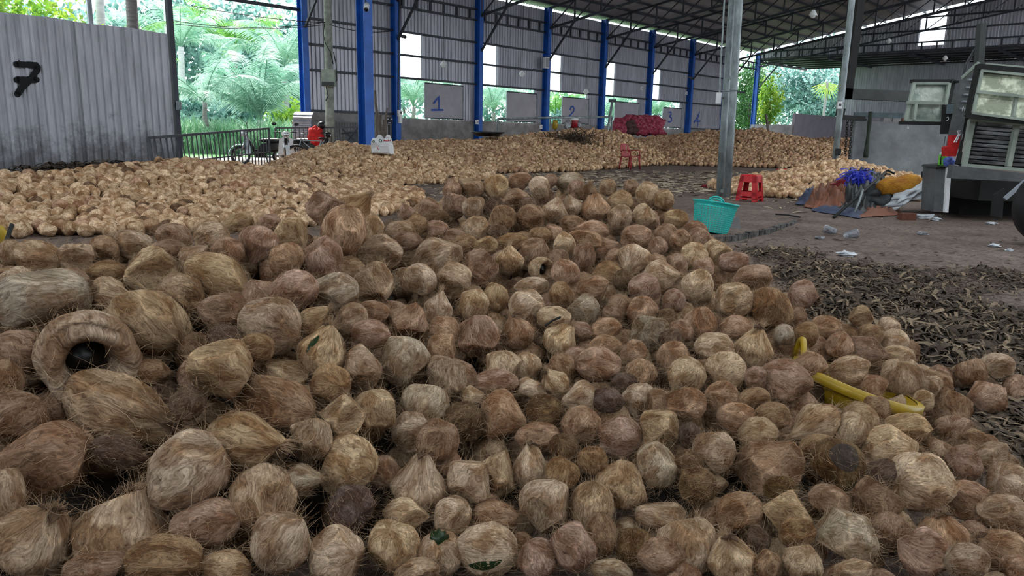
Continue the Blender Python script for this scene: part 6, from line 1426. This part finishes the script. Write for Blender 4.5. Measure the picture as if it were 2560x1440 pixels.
strokes([[(960, 350), (961, 347), (962, 350), (963, 347), (965, 350)], [(966, 350), (968, 347), (969, 350)], [(971, 347), (971, 350), (974, 349)], [(976, 347), (976, 350)]], .016, 'red_print', 'redcloth', o, (0, -1, 0), .02, face)
strokes([[(961, 342), (973, 341)], [(949, 358), (972, 357)], [(947, 363), (968, 361)]], .008, 'grey_print', 'slate', o, (0, -1, 0), .03, face)
strokes([[(943, 363), (946, 371)]], .014, 'red_print', 'redcloth', o, (0, -1, 0), .01, face)
hc = floorz(onY(872, 395, 24.0)); o = thing('handcart', hc, 'grey handcart tipped up behind the fence', 'handcart')
MB().panel([onY(860, 330, 24.2), onY(893, 322, 24.2), onY(897, 360, 24.0), onY(872, 366, 24.0)], .06, (0, 1, 0)).build('tray', 'bars', o)
for a, b in (((855, 322), (885, 350)), ((853, 334), (893, 330)), ((870, 350), (894, 320)), ((872, 362), (868, 392)), ((896, 360), (898, 392))): MB().tube([onY(*a, 23.9), onY(*b, 23.9)], .025, 6).build('handle' if a[1] < 340 else 'leg', 'steel', o)
# railing frame with hung bags in front of board 2
ry = 33.0; r0_, r1_, r2_ = onY(1245, 297, ry - 3), onY(1376, 294, ry - 1), onY(1530, 292, ry)
o = thing('pipe_railing', floorz(r1_), 'grey pipe railing standing among the coconuts before board two', 'railing')
MB().tube([r0_, r1_, r2_], .045, 7).build('top_rail', 'galv', o, True)
for p in (r0_, r1_, r2_): MB().tube([p, floorz(p)], .04, 7).build('post', 'galv', o, True)
lp0, lp1 = onY(1531, 252, ry - .6), onY(1513, 372, ry - .6); lp0b = lp1 + (lp1 - lp0) * .35; o = thing('leaning_post', floorz(lp0b), 'grey post leaning against the pipe railing', 'post'); MB().tube([lp0, floorz(lp0b)], .06, 7).build('post', 'galv', o, True); MB().box(lp0, (.32, .1, .12)).build('cap', 'steel', o)
for i, (px, lb, mt, dm) in enumerate(((1419, 'clear plastic bag hung on the pipe railing', 'glassy', (.3, .2, .42)), (1448, 'small clear plastic bag hung right of the red jug', 'glassy', (.24, .15, .3)), (1388, 'dull yellow rope bundle hung on the pipe railing', 'yellow', (.24, .15, .4)))):
    p = onY(px, 312, ry - .9); q = MB().ball(p, dm, 12, 8, None, .6, i + 2).build('hung_bag' if i < 2 else 'rope_bundle', mt, None, True, at=p + Zv * .2); tag(q, lb, 'bag' if i < 2 else 'rope')
q = onY(1437, 308, ry - .9); o = thing('red_jug', q, 'dark red jug hung on the pipe railing', 'jug'); MB().lathe([(0, -.2), (.13, -.2), (.15, .1), (.13, .14)], q, 14).build('jug_body', 'chairred', o, True); MB().lathe([(.15, .12), (.15, .2), (0, .22)], q, 14).build('lid', 'white', o, True)
q = onY(1220, 341, 27.3); o = thing('black_basin', q, 'black basin lying at the foot of the second wall column', 'basin'); MB().lathe([(0, 0), (.4, 0), (.55, .12), (.6, .12), (.6, .16), (.5, .15), (.36, .04), (0, .04)], q, 20).build('bowl', 'blackplastic', o, True); MB().torus(q + Zv * .14, .58, .03).build('rim', 'blackplastic', o, True)
# red net sacks, each one its own
cells = [(1540, 1655, 328, 9, 0), (1538, 1650, 316, 9, .5), (1540, 1655, 306, 8, 0), (1565, 1645, 298, 6, .5)]
first = None; RN = ['bottom', 'second', 'third', 'top']
for ri, (xa, xb, y, n, _) in enumerate(cells):
    for k in range(n):
        x = xa + (xb - xa) * (k + .5) / n; p = onY(x, y + random.uniform(-1.5, 1.5), 39.5 + .1 * ri); d = (.62, .5, .44)
        dk = (ri == 1 and k in (2, 3)) or (ri == 0 and k in (2, 3)) or (ri == 2 and k == 2)
        R = Matrix.Rotation(random.uniform(-.4, .4), 3, 'Y') @ Matrix.Rotation(random.uniform(-.5, .5), 3, 'Z')
        mb = MB().ball(p, d, 16, 10, R, .45, random.random() * 30); o = thing('net_sack', p - Zv * .22, f"{'dark' if dk else 'pink red'} net sack of coconuts, {ORD[k]} from the left in the {RN[ri]} row", 'sack', 'stacked net sacks by the rear wall')
        mb.build('net', 'darknet' if dk else 'sacknet', o, True)
        e = V3(p) + R @ Vector((.31, 0, 0)); MB().tube([e - R @ Vector((.04, 0, 0)), e + R @ Vector((.04, 0, .01)), e + R @ Vector((.1, 0, .03))], [.07, .035, .07], 7).build('tied_neck', 'darknet' if dk else 'sacknet', o, True)
# branch pile on the long heap
bp0 = onY(1432, 342, 28.6); mb = MB(); r_ = random.Random(9)
for i in range(160):
    a = V3(bp0) + Vector((r_.gauss(0, .45), r_.gauss(0, .3), r_.uniform(-.25, .12))); d = Vector((r_.gauss(0, 1), r_.gauss(0, .4), r_.gauss(-.15, .35))).normalized() * r_.uniform(.3, .9); mb.beam(a - d / 2, a + d / 2, .03, .012)
o = mb.build('dry_fronds', 'litter', None, at=V3(bp0) - Vector((0, 0, .4))); tag(o, 'pile of dry brown fronds lying on the long heap', 'fronds', None, 'stuff')
# stick with leaves standing at the lilac wall
a, b = floorz(onY(1928, 400, 43)), onY(1915, 285, 43); o = tag(MB().tube([a, b], .07, 7).build('wooden_stake', 'wood', None, at=a), 'thin dark stake leaning before the low wall in the far corner', 'stake')
# pendant lamps under the roof
for i, (px, py, Y, lb) in enumerate(((2033, 35, 30, 'white bell lamp hanging near the twin poles under the roof'), (2222, 102, 44, 'white bell lamp hanging under the far gable'), (2363, 145, 46, 'white bell lamp hanging low before the lean-to'), (1109, 160, 33, 'white bell lamp hanging before the wall above board one'), (1305, 184, 37, 'white bell lamp hanging above the blank board'), (1465, 229, 40.5, 'white bell lamp hanging above board two'))):
    q = onY(px, py, Y); la_ = to_sl(q)[1]; o = thing('pendant_lamp', q, lb, 'lamp', 'bell lamps under the roof'); top = np.array([q[0], q[1], roof_z(la_) - .2])
    MB().tube([q + Zv * .12, top], .012, 5).build('cord', 'cable', o); MB().lathe([(.05, .14), (.09, .08), (.14, .0), (.16, -.06)], q, 16).build('lamp_shade', 'white', o, True); MB().ball(q - Zv * .06, (.2, .2, .2), 12, 8).build('bulb', 'white', o, True)

# ================================================================== husk litter on the floor
def shred_field(name, label, n, pick, mat, size, curl, seed, lift=0.0):
    r_ = np.random.RandomState(seed); mb = MB()
    for i in range(n):
        p = pick(r_); L_ = size[0] + (size[1] - size[0]) * r_.rand() ** 2.2; wd = L_ * r_.uniform(.06, .24); a = r_.uniform(0, 6.28); d = np.array([math.cos(a), math.sin(a), 0]); s_ = np.array([-d[1], d[0], 0]); k = 5; cu = curl * r_.uniform(.2, 1.6); rl = r_.uniform(-.8, .8)
        rows = []
        for t in range(k):
            u = t / (k - 1) - .5; c = p + d * L_ * u + np.array([0, 0, L_ * cu * (.25 - u * u) * 1.4 + .004 + lift * r_.rand() * .2]) + s_ * L_ * .3 * u * u * rl; w_ = wd * (1 - 1.5 * u * u) * .5; tl = np.array([0, 0, w_ * math.sin(rl)]); rows += [c - s_ * w_ - tl * .5 + np.array([0, 0, abs(tl[2]) * .5]), c + s_ * w_ + tl * .5 + np.array([0, 0, abs(tl[2]) * .5])]
        mb.add(rows, [(2 * t, 2 * t + 2, 2 * t + 3, 2 * t + 1) for t in range(k - 1)])
    o = mb.build(name, mat); return tag(o, label, 'litter', None, 'stuff')
def clump_pick(cl):
    w_ = np.array([c[3] for c in cl], float); w_ /= w_.sum()
    def f(r_):
        c = cl[r_.choice(len(cl), p=w_)]; g = r_.normal(0, 1, 2); z = max(0, c[4] * (1 - (g ** 2).sum() / 3)); return np.array([c[0] + g[0] * c[2], c[1] + g[1] * c[2] * 1.1, z * r_.rand() ** .6])
    return f
cl = []
for px, py, rpx, wt, hz_ in ((2040, 700, 60, 2, .05), (2130, 690, 90, 3, .06), (2080, 760, 70, 3, .08), (2200, 740, 90, 4, .09), (2160, 790, 80, 4, .09), (2290, 770, 90, 4, .08), (2330, 830, 100, 4, .08), (2420, 800, 100, 3, .07), (2250, 850, 80, 3, .09), (2480, 860, 100, 3, .05), (2400, 900, 100, 2.5, .04), (2520, 700, 60, 1.5, .05), (2300, 700, 90, 1.5, .04), (1950, 640, 60, 1.5, .04), (2380, 1000, 90, 2, .04), (2500, 1040, 100, 2.5, .05), (2540, 960, 60, 1, .03), (2460, 1100, 70, 1.5, .04)):
    g = ground(px, py); cl.append((g[0], g[1], rpx / F * np.linalg.norm(g) * 1.0, wt, hz_))
shred_field('husk_litter', 'drift of dark husk shreds beside the big heap', 19000, clump_pick(cl), 'litter', (.015, .16), .45, 1)
shred_field('husk_litter', 'paler fibre shreds strewn over the dark husk drift', 4200, clump_pick(cl), pm('tan_shreds', (.22, .16, .105), .95, 0, .4, 3), (.015, .14), .5, 2, .1)
shred_field('husk_litter', 'loose flat husk flakes over the bare floor', 2600, lambda r_: (lambda g: np.array([g[0], g[1], 0.0]))(ground(r_.uniform(1850, 2600), r_.uniform(560, 950))), 'litter', (.01, .11), .12, 3)
shred_field('husk_chips', 'pale husk chips scattered on the open floor behind the heap', 7000, lambda r_: (lambda g: np.array([g[0], g[1], 0.0]))(ground(1500 + r_.normal(0, 330), 428 + abs(r_.normal(0, 38)))), 'palelitter', (.04, .32), .14, 4)
shred_field('husk_chips', 'small husk chips along the foot of the heaps', 2500, lambda r_: (lambda g: np.array([g[0], g[1], 0.0]))(ground(r_.uniform(0, 2100), r_.uniform(430, 640))), 'litter', (.02, .14), .2, 5)
# dark husk pile against the grey wall
def dark_pick(r_):
    t = r_.rand(); A, B = onY(110, 416, 12.6), onY(255, 396, 13.4); p = A + (B - A) * t; return np.array([p[0] + r_.normal(0, .35), p[1] + r_.normal(0, .35), max(.1, p[2] - r_.rand() ** 2 * .6 - .1)])
shred_field('husk_litter', 'dark brown husk shreds piled at the foot of the grey wall', 2600, dark_pick, 'litter', (.08, .35), .5, 6)
# ================================================================== plants outside
def frond_mesh(seed, L_, droop, mat):
    """one palm leaf: a bending rachis with two rows of hanging leaflets, along +x"""
    r_ = random.Random(seed); mb = MB(); n = 18; pts = []; ang = r_.uniform(.75, 1.1); p = Vector((0, 0, 0))
    for i in range(n + 1):
        pts.append(p.copy()); a = ang - droop * (i / n) ** 1.25; p = p + Vector((math.cos(a), 0, math.sin(a))) * L_ / n
    mb.tube(pts, [.03 * (1 - .8 * i / n) * L_ / 3.5 for i in range(n + 1)], 5)
    m_ = 46
    for k in range(m_):
        t = .12 + .88 * k / (m_ - 1); i = min(int(t * n), n - 1); q = pts[i].lerp(pts[i + 1], t * n - i); d = (pts[i + 1] - pts[i]).normalized()
        ll = L_ * .24 * math.sin(PI * min(1, .18 + t * .86)) ** .7 * r_.uniform(.85, 1.1) + .05
        for sy in (-1, 1):
            out = (Vector((0, sy, 0)) * .85 + d * .62 + Vector((0, 0, -.12 - .25 * r_.random()))).normalized(); w_ = d * .022 * L_ / 3.5
            mid = q + out * ll * .55; e = q + out * ll + Vector((0, 0, -ll * r_.uniform(.22, .42)))
            mb.add([q - w_ * .6, q + w_ * .6, mid + w_, mid - w_, e], [(0, 1, 2, 3), (3, 2, 4)])
    me = bpy.data.meshes.new('frond'); me.from_pydata(mb.v, [], mb.f); me.update(); me.materials.append(M[mat]); return me
FR = {('frond', k): frond_mesh(k, 3.6, [1.3, 1.7, 2.0, 1.5][k], 'frond') for k in range(4)}
FR.update({('frond2', k): frond_mesh(k + 7, 3.6, [1.2, 1.6, 1.9, 1.4][k], 'frond2') for k in range(4)})
def palm(base, crown_z, nf, size, mat, label, seed, trunk='trunk', tr=.16, low=0.0, lean=(0, 0), spread=None):
    r_ = random.Random(seed); base = V3(base); o = thing('coconut_palm', base, label, 'palm', 'palms outside the shed'); c = base + Vector((lean[0], lean[1], crown_z))
    k = 7; MB().tube([base + (c - base) * (i / k) + Vector((.04 * math.sin(i * 2.1), 0, 0)) for i in range(k + 1)], [tr * (1.25 if i == 0 else 1 - .03 * i) for i in range(k + 1)], 10).build('trunk', trunk, o, True)
    for i in range(nf):
        f = bpy.data.objects.new('frond', FR[(mat, r_.randrange(4))]); COL.objects.link(f); f.parent = o; s_ = size * r_.uniform(.8, 1.1)
        f.location = c - base; az = 2 * PI * i / nf * 1.0 + r_.uniform(-.3, .3) if spread is None else r_.uniform(*spread)
        f.rotation_euler = Euler((r_.uniform(-.25, .25), r_.uniform(-.45, .3) + low, az)); f.scale = (s_,) * 3
    return o
def leafy(base, dims, n, ls, mat, label, seed, trunk=True, name='leafy_tree', cz=None, long_=2.0):
    r_ = np.random.RandomState(seed); base = np.array(base, float); o = thing(name, base, label, 'tree' if trunk else 'bush', 'trees outside the shed'); cz = cz if cz is not None else dims[2] * .62
    c = base + Zv * cz
    if trunk: MB().tube([base, base + Zv * cz * .5 + np.array([.1, 0, 0]), c], [.16, .12, .06], 7).build('trunk', 'wood', o, True)
    mb = MB(); nc = 16; cs = r_.normal(0, 1, (nc, 3)); cs /= np.linalg.norm(cs, axis=1)[:, None]; cs = cs * r_.uniform(.35, .85, (nc, 1)) * np.array(dims) / 2
    for i in range(n):
        q = cs[r_.randint(nc)] + r_.normal(0, 1, 3) * np.array(dims) * .115; p = c + q
        if p[2] < .1: continue
        d = r_.normal(0, 1, 3); d[2] -= .4; d /= np.linalg.norm(d); s_ = np.cross(d, r_.normal(0, 1, 3)); s_ /= np.linalg.norm(s_); L_ = ls * r_.uniform(.6, 1.3); w_ = L_ / long_ * .5
        mb.add([p, p + d * L_ * .5 + s_ * w_, p + d * L_, p + d * L_ * .5 - s_ * w_], [(0, 1, 2, 3)])
    f = mb.build('foliage', mat, o); f['kind'] = 'stuff'; return o
def P_(px, Y): g = onY(px, 400, Y); return np.array([g[0], g[1], 0.0])
# through the entrance gap
palm(P_(655, 36.5), 1.5, 17, 1.25, 'frond', 'large pale green palm behind the motorbikes', 3, 'paletrunk', .22, -.25)
palm(P_(520, 33), 2.2, 9, .95, 'frond', 'pale feathery palm seen just right of the grey wall', 5, 'trunk', .12, -.1)
palm(P_(470, 42), 5.4, 12, 1.2, 'frond', 'tall palm behind the corner post', 8, 'paletrunk', .2)
palm(P_(600, 48), 6.0, 14, 1.35, 'frond2', 'tall green palm in the middle of the entrance view', 12, 'trunk', .2)
palm(P_(720, 44), 4.6, 13, 1.25, 'frond', 'palm whose fronds brush the corner column', 14, 'trunk', .2)
palm(P_(360, 25), 11.5, 12, 1.2, 'frond', 'palm with a thick ringed grey trunk above the grey wall', 17, 'trunk', .19)
palm(P_(283, 28), 11.5, 12, 1.2, 'frond', 'palm with a pale bluish trunk above the grey wall', 18, 'paletrunk', .17)
palm(P_(445, 38), 12.5, 12, 1.2, 'frond', 'palm with a white trunk beside the corner post', 19, 'paletrunk', .22)
palm(P_(325, 33), 3.9, 10, .85, 'frond2', 'bright green young palm behind the grey wall', 21, 'trunk', .12)
palm(P_(225, 36), 4.3, 11, 1.0, 'frond', 'pale palm crown just above the grey wall', 22, 'trunk', .14)
t = thing('thin_post', P_(258, 24), 'thin pale blue post rising behind the grey wall', 'post'); MB().tube([P_(258, 24), P_(258, 24) + Zv * 7], .09, 8).build('post', 'silver', t, True)
leafy(P_(70, 25), (5.2, 4.0, 4.2), 3600, .24, 'leafyellow', 'bright yellow green broadleaf tree above the grey wall', 31, True, cz=4.6)
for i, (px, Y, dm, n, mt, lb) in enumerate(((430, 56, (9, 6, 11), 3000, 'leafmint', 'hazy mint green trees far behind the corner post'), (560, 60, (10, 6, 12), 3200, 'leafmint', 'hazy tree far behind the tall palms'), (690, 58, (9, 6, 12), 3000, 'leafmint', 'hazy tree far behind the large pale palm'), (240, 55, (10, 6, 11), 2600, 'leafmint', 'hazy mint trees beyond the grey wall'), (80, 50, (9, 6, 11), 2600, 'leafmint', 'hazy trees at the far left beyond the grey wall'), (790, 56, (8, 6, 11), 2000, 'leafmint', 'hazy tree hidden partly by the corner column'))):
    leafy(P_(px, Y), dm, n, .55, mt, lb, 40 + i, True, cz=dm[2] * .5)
leafy(P_(500, 40), (3.4, 2.4, 3.0), 1500, .35, 'leafmint', 'low mint bush behind the grass, left part of the gap', 51, False, 'leafy_bush', 1.3)
leafy(P_(590, 43), (4.2, 2.4, 3.2), 1700, .35, 'leafmint', 'low mint bush behind the grass, middle of the gap', 52, False, 'leafy_bush', 1.4)
leafy(P_(710, 40), (3.4, 2.4, 3.0), 1400, .35, 'leafyellow', 'yellow green bush behind the motorbikes', 53, False, 'leafy_bush', 1.2)
# tall grass
def grass(name, label, xr, yr, n, h, seed):
    r_ = np.random.RandomState(seed); mb = MB()
    for i in range(n):
        Y = r_.uniform(*yr); p = P_(r_.uniform(*xr), Y); L_ = r_.uniform(*h); a = r_.uniform(0, 6.28); d = np.array([math.cos(a), math.sin(a), 0]); s_ = np.array([-d[1], d[0], 0]) * r_.uniform(.012, .035)
        q1 = p + Zv * L_ * .6 + d * L_ * .14; q2 = p + Zv * L_ * r_.uniform(.75, 1) + d * L_ * r_.uniform(.3, .65); mb.add([p - s_, p + s_, q1 + s_, q1 - s_, q2], [(0, 1, 2, 3), (3, 2, 4)])
    tag(mb.build(name, 'grass'), label, 'grass', None, 'stuff')
grass('tall_grass', 'tall bright grass behind the fence in the entrance gap', (425, 760), (31.5, 37), 3600, (.7, 1.9), 61)
# beyond the wall openings
for i, (px, Y, cz, mt, lb) in enumerate(((1035, 46, 2.6, 'frond', 'palm fronds filling the opening left of board one'), (1090, 52, 4.0, 'frond', 'palm beyond the opening at board one'), (1232, 47, 2.4, 'frond', 'palm fronds filling the opening left of the blank board'), (1265, 60, 3.8, 'frond', 'pale palm trunk and fronds beyond the second opening'), (1385, 58, 2.6, 'frond2', 'darker palm in the opening left of board two'), (1522, 62, 2.6, 'frond', 'palm fronds in the opening behind the red sacks'), (1633, 66, 2.8, 'frond', 'palm fronds in the opening left of board three'))):
    palm(P_(px, Y), cz, 13, 1.15, mt, lb, 70 + i, 'trunk', .14, -.1)
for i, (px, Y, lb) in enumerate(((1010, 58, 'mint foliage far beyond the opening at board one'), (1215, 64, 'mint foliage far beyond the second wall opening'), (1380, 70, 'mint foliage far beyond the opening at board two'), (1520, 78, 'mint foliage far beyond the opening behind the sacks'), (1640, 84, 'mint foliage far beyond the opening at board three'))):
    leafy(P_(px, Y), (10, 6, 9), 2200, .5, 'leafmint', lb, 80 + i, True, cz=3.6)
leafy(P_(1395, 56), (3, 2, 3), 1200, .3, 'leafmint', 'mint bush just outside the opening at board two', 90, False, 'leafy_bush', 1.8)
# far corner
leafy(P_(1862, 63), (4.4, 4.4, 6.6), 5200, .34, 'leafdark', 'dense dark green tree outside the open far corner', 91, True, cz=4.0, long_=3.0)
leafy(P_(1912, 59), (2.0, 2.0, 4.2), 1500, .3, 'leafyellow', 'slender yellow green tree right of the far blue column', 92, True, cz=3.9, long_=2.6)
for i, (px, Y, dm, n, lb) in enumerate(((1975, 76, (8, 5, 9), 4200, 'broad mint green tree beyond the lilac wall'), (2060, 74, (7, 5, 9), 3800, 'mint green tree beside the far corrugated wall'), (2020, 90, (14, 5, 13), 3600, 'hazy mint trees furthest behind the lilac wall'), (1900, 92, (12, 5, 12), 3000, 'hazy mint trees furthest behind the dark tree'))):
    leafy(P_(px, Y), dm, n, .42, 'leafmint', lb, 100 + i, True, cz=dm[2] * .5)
fp = onY(2068, 205, 70); o = thing('fan_palm', floorz(fp), 'small fan palm with a radiating leaf before the far trees', 'palm'); MB().tube([floorz(fp), fp], .12, 7).build('trunk', 'trunk', o)
for k in range(16):
    a = PI + .35 + (PI - .7) * k / 15; d = np.array([math.cos(a), -.2, math.sin(a)]); s_ = np.array([-math.sin(a), 0, math.cos(a)]) * .045; MB().add([fp, fp + d * .9 + s_, fp + d * 1.9, fp + d * .9 - s_], [(0, 1, 2, 3)]).build('leaf_blade', 'leafyellow', o)
